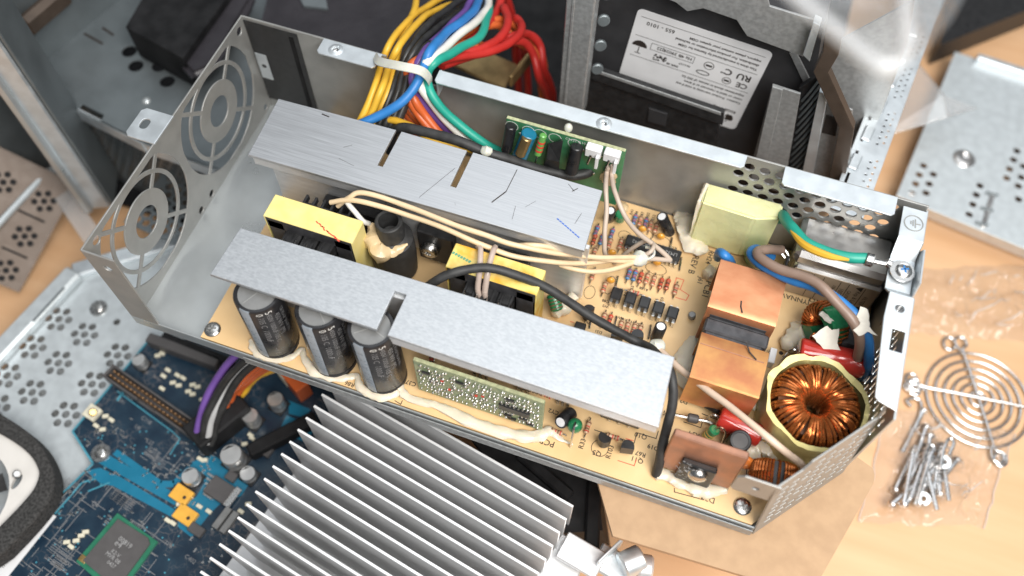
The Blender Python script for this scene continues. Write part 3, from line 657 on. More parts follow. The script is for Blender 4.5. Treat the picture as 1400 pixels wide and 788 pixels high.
for i, f in enumerate((.3,.5,.7)): mb.cyl(a+d*f, a+d*(f+.09), 0.178, 14)
mb.m = 2; mb.tube([b, b+d*0.4], 0.035, 6); mb.build('resistor', ['resistor_green','band_red','tin'], ob)
mb = MB(); mb.hexa([(15.67,12.45,4.24), (16.32,12.45,4.94), (16.46,11.90,3.26), (15.68,11.90,3.29)], [(15.83,12.10,4.83), (16.48,12.10,5.27), (16.50,11.70,4.25), (15.89,11.70,4.19)]); mb.build('regulator', 'plastic_black', ob)
mb = MB(); mb.cyl((17.09,12.30,4.93), (17.04,11.90,3.47), 0.29, 18, bev=0.04); mb.build('small_capacitor', 'sleeve_black', ob)
for u0, v0, u1, v1 in ((803,197,821,222),(827,204,848,230)):
    p = Vector((17.85,12.35,4.89)) if u0 == 803 else Vector((18.69,12.35,4.90))
    mb = MB(); mb.box(tuple(p), (0.72,0.42,0.55), 0.04); mb.box((p.x+0.25,p.y-0.3,p.z-0.35), (0.14,0.2,0.8), 0.02); cn = mb.build('connector', 'label_white', ob)
    mb = MB(); mb.tube([(p.x-0.05,p.y-0.2,p.z-0.1),(p.x-0.15,p.y-0.35,p.z-0.6)], 0.06, 6); mb.build('connector_pin', 'tin', cn)
mb = MB()
for i in range(16):
    x = rs.uniform(13.9,19.0); z = rs.uniform(2.4,4.8); mb.ball((x,yb-0.08,z), (.07,.05,.07), 6, 4)
tag(mb.build('solder_joints', 'tin', ob), kind='stuff')
mb = MB()
for u, v in ((697,168),(724,172),(742,176),(767,183),(790,190)):
    pass
for x in (13.95,14.75,15.3,16.0,16.9):
    mb.lathe([(0.28,0),(0.31,0.0),(0.31,0.005),(0.28,0.005)], 18, Matrix.Translation((x,yb-0.075,4.75)) @ Matrix.Rotation(math.pi/2,4,'X'))
text(mb, 'CN21 R104', 0.22, (17.0,yb-0.076,4.95), (1,0,0), (0,0,1)); mb.build('silk_print', 'ink_white', ob)
mb = MB(); mb.ball((16.48,12.85,5.30), (0.2,0.2,0.24), 12, 8); mb.build('nylon_standoff', 'nylon', ob)
mb = MB(); mb.ball((18.70,12.30,3.34), (.4,.25,.5), 12, 8, jit=.4); mb.build('glue', 'glue_beige', ob)

# ---- yellow film capacitor
mb = MB(); zt = 3.35
bot = [(23.0,12.42),(25.45,12.35),(26.5,12.75),(26.5,13.55),(23.0,13.55)]
mb.prism(bot, 0.1, zt); fc = mb.build('film_capacitor', 'film_yellow', BD); fc['label'] = 'pale yellow taped film capacitor block by the perforated wall'
bm = bmesh.new(); bm.from_mesh(fc.data); bmesh.ops.bevel(bm, geom=list(bm.edges), offset=0.09*S, segments=3, affect='EDGES'); bm.to_mesh(fc.data); bm.free()
mb = MB(); blob(mb, [(23.0,13.45,3.3),(22.95,13.0,3.2),(22.92,12.5,3.0),(22.95,12.4,2.0),(22.98,12.38,0.8)], [.12,.1,.1,.09,.12], 1.0, seed=3.0); mb.build('glue', 'glue_white', fc)

# ---- copper shielded transformer
mb = MB(); prof = [(10.0,0.3),(10.0,3.05),(9.9,3.15),(7.75,3.15),(7.52,3.05),(7.42,2.8),(7.38,0.3)]
def strap(mb, prof, x0, x1, th=0.09):
    n = len(prof); vs = []; fs = []
    for y, z in prof: vs += [(x0,y,z),(x1,y,z)]
    cy = sum(p[0] for p in prof)/n; cz = sum(p[1] for p in prof)/n*0.6
    for y, z in prof:
        d = Vector((cy-y, cz-z)).normalized()*th; vs += [(x0,y+d.x,z+d.y),(x1,y+d.x,z+d.y)]
    for i in range(n-1):
        a = 2*i; b = 2*i+2; o = 2*n; fs += [(a,a+1,b+1,b),(o+a,o+b,o+b+1,o+a+1),(a,b,o+b,o+a),(a+1,o+a+1,o+b+1,b+1)]
    fs += [(0,2*n,2*n+1,1),(2*n-2,2*n-1,4*n-1,4*n-2)]
    return mb.add(vs, fs, True)
strap(mb, prof, 24.52, 27.42); cu1 = mb.build('copper_shield', 'copper', BD, sharp=0.5); cu1['label'] = 'upper brown copper shield folded over the black transformer core'
mb = MB(); strap(mb, [(6.52,0.3),(6.52,2.45),(6.45,2.68),(6.2,2.76),(5.95,2.78),(5.85,2.80),(4.32,2.82),(4.24,2.76),(4.22,2.6),(4.22,0.35)], 24.6, 27.48); cu2 = mb.build('copper_shield', 'copper_stained', BD, sharp=0.4); cu2['label'] = 'lower orange stained copper shield nearest the large copper toroid'
mb = MB(); mb.box((26.0,5.86,2.815), (2.7,0.04,0.01)); mb.build('scored_line', 'copper_dull', cu2)
mb = MB(); mb.box((25.95,7.0,1.35), (2.55,1.9,2.2), 0.1); mb.box((25.95,8.6,1.4), (2.5,2.4,2.6), 0.05); mb.box((25.95,5.4,1.3), (2.5,2.1,2.4), 0.05)
mb.box((26.0,7.0,2.3), (2.75,0.62,0.55), 0.08); mb.build('shielded_core', 'ferrite', BD)
mb = MB()
for pts in ([(25.80,8.18,3.16), (25.84,7.90,3.16), (25.96,7.64,3.16)], [(26.45,6.50,2.84), (26.68,6.12,2.84), (27.01,5.88,2.84)]):
    for a, b in zip(pts, pts[1:]):
        a = Vector(a); b = Vector(b); d = b-a; mb.box(tuple((a+b)/2+Vector((0,0,0.01))), (d.length*1.05,0.06,0.012), rz=math.atan2(d.y,d.x))
mb.build('pen_mark', 'ink_black', cu2)

# ---- upright copper heat sink with transistor at the front
mb = MB(); X = Matrix.Translation((26.02,1.22,0.25)) @ Matrix.Rotation(-0.05,4,'X')
mb.box((0,0,1.75), (2.95,0.32,3.4), 0.06, X); cp = mb.build('copper_heat_sink', 'copper_dull', BD); cp['label'] = 'upright brown copper heat sink plate with a screwed transistor'
mb = MB(); mb.box((-0.05,-0.3,0.95), (1.42,0.28,1.75), 0.06, X); tq = mb.build('transistor', 'plastic_black', cp)
mb = MB(); mb.lathe([(0.001,0.30),(0.2,0.28),(0.36,0.18),(0.40,0.06),(0.40,0)], 20, X @ Matrix.Translation((0,-0.45,1.25)) @ Matrix.Rotation(math.pi/2,4,'X')); mb.build('screw', 'tin', cp)
mb = MB()
for i in range(60):
    p = Vector((rs.gauss(-0.5,.18),-0.45-abs(rs.gauss(0,.04)),rs.gauss(1.2,.4))); d = Vector((rs.uniform(-1,1),rs.uniform(-.3,0),rs.uniform(-1,1)))*0.12
    mb.tube([X @ p, X @ (p+d*0.5+Vector((0.03,-.02,0.02))), X @ (p+d)], 0.008, 3)
tag(mb.build('lint', 'lint', cp), kind='stuff')

# ---- large toroid: copper turns on a ring core, cream tape round it
TC = Vector((29.78,4.98,1.75)); RM, RW, RH_ = 1.13, 0.70, 1.0
mb = MB(); mb.lathe([(RM-0.42,-0.75),(RM+0.42,-0.75),(RM+0.42,0.75),(RM-0.42,0.75),(RM-0.42,-0.75)], 40, Matrix.Translation(TC)); tor = mb.build('large_toroid', 'band_brown', BD); tor['label'] = 'large copper wound toroid wrapped in cream tape'
mb = MB(); nt_ = 68
for k in range(nt_):
    a = 2*math.pi*k/nt_ + rs.uniform(-.012,.012); tw = rs.uniform(-.07,.07); hk = 1+rs.uniform(-.05,.05); wk = 1+rs.uniform(-.03,.03); pts = []
    for i in range(25):
        q = 2*math.pi*i/24; c_, s_ = math.cos(q), math.sin(q)
        dx = RW*wk*abs(c_)**0.78*(1 if c_ > 0 else -1); dz = RH_*hk*abs(s_)**0.78*(1 if s_ > 0 else -1)
        rr_ = RM + dx; aa = a + tw*s_; inner = max(0, -c_)
        pts.append(TC + Vector((rr_*math.cos(aa), rr_*math.sin(aa), dz + inner*0.06*((k % 3)-1))))
    mb.tube(pts, 0.071, 7, caps=False)
mb.build('winding', 'copper_wire', tor, weld=False)
mb = MB(); n = 72; vs = []; fs = []; rows = 7
for i in range(n):
    a = 2*math.pi*i/n; c_, s_ = math.cos(a), math.sin(a)
    ztop = 2.55 + 0.30*noise.noise(Vector((c_*1.6,s_*1.6,2.2))) + 0.10*noise.noise(Vector((c_*6,s_*6,4.0)))
    for j in range(rows):
        f = j/(rows-1); z = 0.05+(ztop-0.05)*f; k = 1.97 + 0.14*f*f
        k += 0.14*noise.noise(Vector((c_*2.2,s_*2.2,f*1.2)))+0.10*noise.noise(Vector((c_*5,s_*5,f*2.0)))
        vs.append((TC.x+k*c_, TC.y+k*s_, z))
    vs.append((TC.x+1.90*c_, TC.y+1.90*s_, ztop-0.06))
rows += 1
for i in range(n):
    for j in range(rows-1): fs.append((i*rows+j, ((i+1)%n)*rows+j, ((i+1)%n)*rows+j+1, i*rows+j+1))
mb.add(vs, fs, True); mb.build('tape_wrap', 'tape_cream', tor, sharp=0.45)

# ---- small upright toroid at the front corner
mb = MB(); c = Vector((29.0,1.9,1.1)); X = Matrix.Translation(c) @ Matrix.Rotation(0.12,4,'Z') @ Matrix.Rotation(math.radians(97),4,'X')
mb.lathe([(0.40,-0.46),(0.88,-0.46),(0.88,0.46),(0.40,0.46),(0.40,-0.46)], 30, X); st = mb.build('small_toroid', 'ferrite', BD); st['label'] = 'small copper wound toroid behind the front tab'
mb = MB()
for k in range(44):
    a = 2*math.pi*k/44
    if 1.30 < a < 1.52 or 1.62 < a < 1.85: continue
    pts = []
    for i in range(13):
        q = 2*math.pi*i/12; c_, s_ = math.cos(q), math.sin(q); dx = 0.31*abs(c_)**.6*(1 if c_ > 0 else -1); dz = 0.54*abs(s_)**.6*(1 if s_ > 0 else -1)
        rr_ = 0.64+dx; pts.append(X @ Vector((rr_*math.cos(a), rr_*math.sin(a), dz)))
    mb.tube(pts, 0.058, 5, caps=False)
mb.build('winding', 'copper_wire', st, weld=False)

# ---- red film capacitors, lying
def lying(nm, a, b, r, mat, lab):
    a = Vector(a); b = Vector(b); d = (b-a).normalized(); h = (b-a).length; X = Matrix.Translation(a) @ d.to_track_quat('Z','Y').to_matrix().to_4x4()
    mb = MB(); mb.lathe([(0.001,0.04),(r*0.8,0.0),(r*0.95,0.05),(r,0.14),(r,h-0.14),(r*0.95,h-0.05),(r*0.8,h),(0.001,h-0.04)], 24, X); o = mb.build(nm, mat, BD, sharp=1.2); o['label'] = lab
    mb = MB(); mb.tube(spline([a, a-d*0.25, a-d*0.35+Vector((0,0,-r)), a-d*0.36+Vector((0,0,-a.z))],4), 0.05, 6); mb.build('lead', 'tin', o); mb = MB(); mb.tube(spline([b, b+d*0.25, b+d*0.35+Vector((0,0,-r)), b+d*0.36+Vector((0,0,-b.z))],4), 0.05, 6); mb.build('lead', 'tin', o); return o
rc = lying('red_capacitor', (28.78,7.56,1.60), (31.56,7.82,1.60), 0.6, 'red_gloss', 'glossy red cylinder capacitor behind the large toroid')
mb = MB(); torn(mb, [(-0.35,0.25),(-0.1,0.5),(0.1,0.35),(0.45,0.55),(0.52,-0.1),(0.72,-0.35),(0.55,-0.62),(0.48,-0.95),(0.3,-0.98),(0.15,-0.55),(-0.3,-0.3),(-0.62,-0.1)], frame((29.65,8.10,2.45), (1,0.1,-0.1), (-0.1,1,0.55))); mb.build('torn_tape', 'tape_white', rc)
lying('red_capacitor', (26.32,3.79,0.85), (28.21,3.55,0.75), 0.5, 'red_gloss', 'glossy red cylinder capacitor behind the copper heat sink plate')
lying('black_diode', (25.60,4.50,0.40), (26.38,4.35,0.40), 0.26, 'plastic_black', 'black diode under the beige sleeved lead')

# ---- green bodied choke coil behind the red capacitor
mb = MB(); X = Matrix.Translation((29.68,9.24,1.50)) @ Matrix.Rotation(-0.9,4,'Z') @ Matrix.Rotation(math.radians(75),4,'X')
mb.lathe([(0.42,-0.42),(0.95,-0.42),(0.95,0.42),(0.42,0.42),(0.42,-0.42)], 30, X); gc = mb.build('common_mode_choke', 'green_gloss', BD); gc['label'] = 'green ring choke wound with copper behind the red capacitor'
mb = MB()
for k in range(30):
    a = 2*math.pi*k/30
    if 0.9 < a < 1.9 or 4.0 < a < 5.0: continue
    pts = []
    for i in range(11):
        q = 2*math.pi*i/10; c_, s_ = math.cos(q), math.sin(q); rr_ = 0.69+0.36*abs(c_)**.6*(1 if c_ > 0 else -1); pts.append(X @ Vector((rr_*math.cos(a), rr_*math.sin(a), 0.52*abs(s_)**.6*(1 if s_ > 0 else -1))))
    mb.tube(pts, 0.06, 5, caps=False)
mb.build('winding', 'copper_wire', gc, weld=False)
mb = MB(); blob(mb, [(29.22,9.23,2.40), (29.66,9.01,2.40), (30.10,9.20,2.20)], [.12,.16,.1], 0.7, seed=3.3); mb.build('glue', 'tape_white', gc)
mb = MB(); mb.box((30.62,9.62,0.90), (0.9,1.2,1.7), 0.1, rz=0.3) if False else mb.box((30.85,9.0,0.9), (0.9,1.1,1.7), 0.1); mb.build('relay_block', 'plastic_black', BD)
mb = MB(); mb.cyl((26.17,12.43,0.30), (26.27,11.72,1.60), 0.5, 18, bev=0.1); mb.build('varistor', 'green_gloss', BD)
mb = MB(); mb.box((27.95,7.55,0.3), (0.3,0.75,0.55), 0.03); mb.build('white_block', 'label_white', BD)

# ---- small round parts
def ecap(nm, b, t, r, top, lab=None):
    b = Vector(b); t = Vector(t); d = t-b; h = d.length; X = Matrix.Translation(b) @ d.to_track_quat('Z','X').to_matrix().to_4x4()
    mb = MB(); mb.lathe([(0.001,0),(r,0),(r,h-0.06),(r-0.05,h),(r*0.72,h),(r*0.70,h-0.03)], 22, X); o = mb.build(nm, 'sleeve_black', BD)
    if lab: o['label'] = lab
    mb = MB(); mb.lathe([(r*0.71,h-0.03),(0.001,h-0.02)], 20, X); mb.build('metal_top', top, o); return o
ecap('small_capacitor', (22.01,12.61,0.00), (21.48,12.35,1.50), 0.27, 'label_white', 'small black capacitor leaning beside the white glue')
ecap('small_capacitor', (22.89,6.90,0.00), (22.93,6.94,1.20), 0.27, 'label_white', 'small black capacitor beside the nylon tie head')
ecap('small_capacitor', (20.37,2.00,0.40), (20.12,1.25,1.00), 0.3, 'label_white', 'small black capacitor leaning beside the green bead')
ecap('small_capacitor', (19.04,12.35,0.00), (19.14,11.79,1.60), 0.24, 'label_white', 'small black capacitor at the end of the rear heat sink')
ecap('small_capacitor', (27.3,3.0,0), (27.32,2.72,1.7), 0.46, 'chip_grey', 'squat black capacitor behind the copper heat sink plate')
mb = MB(); mb.ball((27.79,2.20,0.90), (0.42,0.24,0.5), 16, 10); mb.build('disc_capacitor', 'orange_gloss', BD)
def bead(nm, p, r, mat, lean):
    p = Vector(p); mb = MB(); mb.ball(tuple(p), (r,r,r*1.1), 16, 10); o = mb.build(nm, mat, BD)
    mb = MB(); mb.tube(spline([p+Vector((0,0,r)), p+Vector((lean*0.2,-0.25,r*1.1)), p+Vector((lean*0.5,-0.55,-0.2)), Vector((p.x+lean*0.6,p.y-0.65,0))],5), 0.05, 6); mb.build('lead', 'tin', o); return o
bead('green_bead', (20.73,1.37,0.90), 0.33, 'green_gloss', 0.1)
# green banded resistor R34
mb = MB(); mb.m = 0; a, b = Vector((26.29,3.06,1.20)), Vector((26.08,2.92,0.40)); d = b-a; mb.cyl(a, b, 0.24, 16, 0.2, 0.06); mb.m = 1
for f in (.35,.6,.8): mb.cyl(a+d*f, a+d*(f+.1), 0.235, 16)
mb.m = 2; mb.tube(spline([a, a+Vector((.15,.05,.2)), a+Vector((.42,0,.05)), a+Vector((.5,-.1,-.9))],5), 0.045, 6); mb.build('resistor', ['green_gloss','band_gold','tin'], BD)
# glass diode with thick leads
mb = MB(); mb.m = 0; a, b = Vector((25.12,3.48,0.50)), Vector((25.59,3.54,0.50)); mb.cyl(a, b, 0.2, 14, bev=0.06); mb.m = 1; d = (b-a).normalized()
mb.tube(spline([a, a-d*0.5, a-d*0.9+Vector((0,0,-.1)), a-d*1.05+Vector((0,0,-.5))],4), 0.07, 6); mb.tube(spline([b, b+d*0.4, b+d*0.75+Vector((0,-.1,-.1)), b+d*0.9+Vector((0,-.1,-.5))],4), 0.07, 6)
mb.build('diode', ['chip_grey','tin'], BD)
# half-round transistors
def to92(p, rz):
    mb = MB(); n = 12; poly = [(0.27*math.cos(math.pi*i/n), 0.27*math.sin(math.pi*i/n)) for i in range(n+1)]+[(-0.27,-0.12),(0.27,-0.12)]
    mb.m = 0; mb.prism(poly, 0.3, 0.95); mb.m = 1
    for q in (-0.14,0,0.14): mb.box((q,0.02,0.15), (0.05,0.05,0.34))
    return mb
kt = Kit(to92(None,0), 'transistor', ['plastic_black','tin'])
for p, r in (((22.06,1.29,0.00), 2.9), ((23.07,1.24,0.00), 0.2), ((21.22,6.03,0.00), 0.2), ((19.68,6.78,0.00), 1.2), ((22.06,6.33,0.00), 0.2)): kt.put(BD, p, r)
# transistors below the front heat sink
for x, w in ((22.45,1.75),(19.9,0.9),(18.1,0.9),(16.1,1.1)):
    mb = MB(); mb.box((x,2.55,1.2), (w,0.42,1.9 if w > 1.2 else 1.1), 0.05); q = mb.build('power_transistor', 'plastic_black' if w > 1.2 else 'cap_top', BD)
    mb = MB()
    for k in (-.5,0,.5): mb.box((x+k*w*0.5,2.4,0.15), (0.12,0.06,0.4))
    mb.build('pins', 'tin', q)
mb = MB(); mb.lathe([(0.001,.2),(.2,.18),(.3,.08),(.3,0)], 16, Matrix.Translation((22.4,2.33,1.75)) @ Matrix.Rotation(math.pi/2,4,'X')); mb.build('screw', 'tin', BD)

# ---- axial resistors and diodes, shared meshes, lying along y
def resistor_mb(bands):
    mb = MB(); mb.m = 0; X = frame((0,-0.3,0.14), (1,0,0), (0,0,1)); X = Matrix.Translation((0,-0.3,0.14)) @ Matrix.Rotation(-math.pi/2,4,'X')
    mb.lathe([(0.001,0),(0.08,0.01),(0.115,0.06),(0.115,0.13),(0.095,0.17),(0.095,0.43),(0.115,0.47),(0.115,0.54),(0.08,0.59),(0.001,0.6)], 12, X)
    for i, z in enumerate((0.10,0.22,0.32,0.49)):
        mb.m = 1+(i % 2); mb.lathe([(0.098 if 0.15 < z < 0.45 else 0.118,z-0.025),(0.098 if 0.15 < z < 0.45 else 0.118,z+0.025)], 12, X)
    mb.m = 3
    for s_ in (-1,1): mb.tube(spline([(0,s_*0.3,0.14),(0,s_*0.42,0.14),(0,s_*0.47,0.08),(0,s_*0.48,-0.05)],3), 0.028, 5)
    return mb
kr = {'tan': Kit(resistor_mb(0), 'resistor', ['resistor_tan','band_red','band_brown','tin']), 'blue': Kit(resistor_mb(0), 'resistor', ['resistor_blue','band_brown','band_red','tin']), 'red': Kit(resistor_mb(0), 'diode', ['glass_diode','plastic_black','band_red','tin'])}
def put(kind, p, rz=0.0): kr[kind].put(BD, p, rz)
for kd, u in (('blue',(20.24,12.65,0.00)),('tan',(20.52,12.66,0.00)),('blue',(20.79,12.62,0.00)),('tan',(21.05,12.58,0.00)),('tan',(21.34,12.55,0.00)),
    ('blue',(20.81,9.63,0.00)),('blue',(21.09,9.65,0.00)),('red',(21.38,9.63,0.00)),('tan',(21.68,9.69,0.00)),('tan',(22.00,9.68,0.00)),('red',(22.36,9.65,0.00)),('red',(22.66,9.71,0.00)),('tan',(23.09,9.58,0.00)),
    ('tan',(20.37,7.02,0.00)),('red',(20.66,7.01,0.00)),('tan',(21.21,6.89,0.00)),('tan',(21.51,6.92,0.00)),('tan',(21.82,6.95,0.00)),('tan',(22.09,6.96,0.00)),
    ('tan',(21.23,1.76,0.00)),('blue',(19.06,11.02,0.00)),('tan',(19.49,10.96,0.00)),('blue',(19.43,11.51,0.00)),('tan',(19.99,11.10,0.00)),('tan',(20.28,11.11,0.00)),('tan',(18.95,10.20,0.00)),('red',(18.73,10.91,0.00)),('blue',(18.69,11.42,0.00)),('tan',(19.24,9.03,0.00)),('tan',(19.94,8.57,0.00))): put(kd, u)
for kd, u in (('tan',(22.38,1.72,0.00)),('tan',(19.08,2.56,0.00)),('tan',(21.30,8.77,0.00)),('tan',(20.02,1.12,0.00)),('tan',(17.38,2.95,0.00))): put(kd, u, math.pi/2)
for kd, u in (('tan',(25.01,10.59,0.00)),('red',(13.73,2.51,0.00))): put(kd, u, 0.4)
# upright wire jumpers
mbj = MB(); mbj.tube(spline([(0,-0.35,0),(0,-0.33,0.1),(0,0,0.14),(0,0.33,0.1),(0,0.35,0)],3), 0.04, 6); kj = Kit(mbj, 'wire_jumper', 'tin')
for p in ((20.94,6.99,0.00), (19.87,6.72,0.00), (22.53,7.09,0.00), (22.26,11.95,0.00), (22.96,11.04,0.00), (20.41,9.03,0.00), (16.04,2.85,0.00), (13.84,2.78,0.00)): kj.put(BD, p, 0.1)
# small orange disc capacitors
mbd = MB(); mbd.ball((0,0,0.32), (0.2,0.13,0.2), 12, 8); kd_ = Kit(mbd, 'disc_capacitor', 'orange_disc')
for p in ((20.75,12.16,0.00), (21.69,12.05,0.00), (19.76,10.40,0.00), (20.12,8.93,0.00), (21.90,10.58,0.00)): kd_.put(BD, p)
# optocouplers
mbo = MB(); mbo.m = 0; mbo.box((0,0,0.42), (0.5,0.62,0.48), 0.06); mbo.m = 1
for x in (-0.14,0.14):
    for y in (-0.4,0.4): mbo.box((x,y,0.2), (0.12,0.06,0.4)); mbo.box((x,y*0.88,0.42), (0.12,0.16,0.06))
ko = Kit(mbo, 'optocoupler', ['plastic_black','tin'])
for p in ((20.59,8.19,0.00), (21.26,8.18,0.00), (21.92,8.18,0.00), (22.59,8.14,0.00), (23.26,8.10,0.00)): ko.put(BD, p)
# fourteen legged chips
def dip(L_, name, p, rz, txt):
    mb = MB(); X = Matrix.Translation(p) @ Matrix.Rotation(rz,4,'Z'); mb.box((0,0,0.34), (L_,0.62,0.36), 0.05, X); o = mb.build(name, 'plastic_black', BD)
    mb = MB()
    for i in range(7):
        for y in (-0.38,0.38): mb.box((-L_/2+0.13+i*(L_-0.26)/6,y,0.16), (0.08,0.06,0.36), 0, X); mb.box((-L_/2+0.13+i*(L_-0.26)/6,y*0.9,0.34), (0.1,0.12,0.05), 0, X)
    mb.build('chip_pins', 'tin', o)
    mb = MB(); text(mb, txt, 0.26, tuple(X @ Vector((0.1,0.0,0.525))), X.to_3x3() @ Vector((-1,0,0)), X.to_3x3() @ Vector((0,-1,0))); mb.build('chip_print', 'ink_grey', o)
dip(1.45, 'chip', (22.14,11.17,0.00), -0.02, 'LM324N'); dip(1.3, 'chip', (20.83,11.22,0.00), -0.02, 'UC3842')
mb = MB(); mb.box((19.50,6.17,0.20), (0.5,0.4,0.35), 0.04); mb.build('small_block', 'plastic_black', BD)
mb = MB(); mb.cyl((24.16,8.50,0.00), (24.11,8.45,0.35), 0.17, 14, bev=0.04); mb.build('plastic_post', 'cap_top', BD)
# green wound inductor right of the yellow transformer
mb = MB(); mb.m = 0; a, b = Vector((17.87,7.02,0.90)), Vector((18.31,6.49,0.50)); mb.cyl(a, b, 0.3, 14, bev=0.06); mb.m = 1; d = b-a
for f in (.2,.4,.6,.8): mb.cyl(a+d*f, a+d*(f+.06), 0.31, 14)
mb.build('resistor', ['green_gloss','band_brown'], BD)
mb = MB(); mb.cyl((19.56,12.33,0.30), (19.58,12.27,0.90), 0.26, 14, bev=0.06); mb.build('resistor', 'green_gloss', BD)
mb = MB(); blob(mb, [(19.42,12.95,0.30), (19.66,13.13,0.30)], [.3,.25], 0.8, seed=12.0); mb.build('glue', 'glue_beige', BD)
# drilled holes
mb = MB()
for p in ((28.37,8.09,0.00), (28.57,7.93,0.00)): mb.lathe([(0.001,0.006),(0.1,0.006)], 14, Matrix.Translation(p))
mb.build('drilled_hole', 'ink_black', BD)

# ---- printing on the board
mb = MB(); zt = 0.006; U, V = (0,-1,0), (1,0,0); UD, VD = (-1,0,0), (0,-1,0)
def pr(t, s_, p, ex=UD, ey=VD): text(mb, t, s_, (p[0],p[1],zt), ex, ey, thick=0.004)
pr('REV B', .42, (23.54,11.25,0.00), U, V); pr('PCB1', .42, (24.45,10.15,0.00), U, V); pr('RH24', .34, (24.17,11.90,0.00), U, V); pr('J61', .32, (24.05,10.50,0.00), U, V)
pr('PCB2', .38, (19.70,0.59,0.00)); pr('R33', .30, (21.23,1.03,0.00), (0,1,0), (-1,0,0)); pr('Q5', .30, (21.94,0.84,0.00)); pr('R103', .30, (22.44,1.08,0.00), (0,1,0), (-1,0,0)); pr('Q11', .30, (23.62,1.13,0.00)); pr('R67', .28, (23.69,1.43,0.00)); pr('Q10', .30, (23.48,2.21,0.00)); pr('D22', .34, (26.83,0.51,0.00)); pr('D19', .28, (24.11,1.89,0.00)); pr('D2', .28, (24.83,4.36,0.00)); pr('D1', .28, (24.25,3.58,0.00)); pr('R34', .30, (25.61,3.04,0.00)); pr('C37', .28, (13.31,1.16,0.00)); pr('R86', .28, (10.79,0.22,0.00)); pr('CY2', .26, (19.63,2.00,0.00)); pr('Z2', .26, (18.84,2.15,0.00)); pr('R86', .26, (18.52,2.62,0.00))
pr('JYNNAW', .36, (28.36,11.06,0.00)); pr('1Q', .36, (29.28,11.26,0.00)); pr('N', .28, (31.97,8.09,0.00))
for t, p in (('R188',(21.68,9.19,0.00)),('Q20',(21.27,6.32,0.00)),('R10',(22.43,11.84,0.00)),('C48',(20.20,7.97,0.00)),('W4',(21.00,7.37,0.00)),('R92',(21.25,7.34,0.00)),('R93',(21.63,7.35,0.00)),('R20',(22.02,7.33,0.00)),('R94',(21.97,8.77,0.00)),('W5',(20.27,7.71,0.00)),('D21',(20.34,6.34,0.00)),('W3',(19.72,6.63,0.00))): pr(t, .2, p)
for i, p in enumerate(((19.99,13.14,0.00),(20.23,13.09,0.00),(20.51,13.15,0.00),(20.79,13.20,0.00),(21.09,13.18,0.00),(22.40,8.72,0.00),(22.64,8.88,0.00),(20.97,8.69,0.00),(21.16,9.01,0.00))): pr('R%d' % (41+i*3), .22, p, (0,1,0), (-1,0,0))
def line(pts, wd=0.035):
    for a, b in zip(pts, pts[1:]):
        a = Vector(a); b = Vector(b); d = b-a; mb.box(((a.x+b.x)/2,(a.y+b.y)/2,zt-0.002), (d.length+wd,wd,0.006), rz=math.atan2(d.y,d.x))
def ringl(p, rx, ry):
    line([(p[0]+rx*math.cos(2*math.pi*i/24), p[1]+ry*math.sin(2*math.pi*i/24), 0) for i in range(25)], 0.025)
line([(25.41,0.47,0.00), (25.45,0.32,0.00), (26.61,0.40,0.00), (26.54,0.67,0.00)]); line([(21.54,1.80,0.00), (23.30,1.80,0.00), (23.29,2.29,0.00), (24.13,2.31,0.00), (24.13,2.66,0.00)])
line([(25.06,3.44,0.00), (25.81,3.43,0.00), (25.81,3.68,0.00)]); line([(25.72,4.07,0.00), (26.54,4.01,0.00)]); line([(28.56,7.81,0.00), (28.82,7.83,0.00)]); line([(12.97,0.16,0.00), (13.27,0.09,0.00), (13.27,0.27,0.00)])
line([(28.13,1.87,0.00), (28.02,2.66,0.00)]); line([(16.74,2.83,0.00), (20.84,2.69,0.00)])
for p, rx, ry in (((20.91,12.09,0.00),.42,.3),((21.75,11.95,0.00),.5,.34),((21.94,10.42,0.00),.5,.3),((20.14,8.85,0.00),.22,.5),((21.99,1.09,0.00),.36,.36),((19.36,8.16,0.00),.25,.35),((20.03,11.72,0.00),.3,.25)): ringl(p, rx, ry)
tag(mb.build('board_print', 'ink_black', base), kind='stuff')
mb = MB()
line([(22.97,10.28,0.00), (23.33,10.28,0.00), (23.29,9.73,0.00), (22.97,9.74,0.00), (22.97,10.28,0.00)]); line([(23.29,9.73,0.00), (23.75,9.57,0.00), (23.69,9.26,0.00), (23.21,9.25,0.00)])
line([(22.87,0.83,0.00), (23.57,0.84,0.00), (23.59,1.12,0.00)]); line([(22.92,1.88,0.00), (23.24,1.89,0.00)]); line([(18.99,6.41,0.00), (19.13,6.42,0.00)])
pr('R105', .24, (23.07,1.58,0.00))
tag(mb.build('board_print', 'ink_red', base), kind='stuff')

# ================================================================ loose leads on the power supply
def W_(name, pts, r, mat, label, cat='wire', group=None, **k): return wire(name, pts, r, mat, label, cat, group, **k)
g = 'beige leads tied across the rear heat sink'
W_('beige_wire', [(8.18,6.24,4.20), (8.77,6.42,4.90), (9.15,6.69,5.10), (10.06,6.78,5.10), (11.43,6.72,5.10), (13.16,6.52,5.10), (14.77,6.55,5.00), (16.07,6.55,4.90), (17.83,7.12,4.30), (19.55,8.08,3.40), (21.05,9.38,2.20)], 0.115, 'w_beige', 'beige lead arching highest beside the rear heat sink', 'wire', g)
W_('beige_wire', [(7.89,6.19,4.40), (9.03,6.36,4.90), (10.18,6.45,4.90), (11.83,6.48,4.80), (13.55,6.32,4.80), (14.87,6.28,4.60), (16.14,6.36,4.30), (17.62,6.84,3.90), (19.02,7.71,3.20), (20.40,9.00,2.30), (21.02,9.52,2.10)], 0.115, 'w_beige', 'beige lead running straight from the left transformer to the nylon tie', 'wire', g)
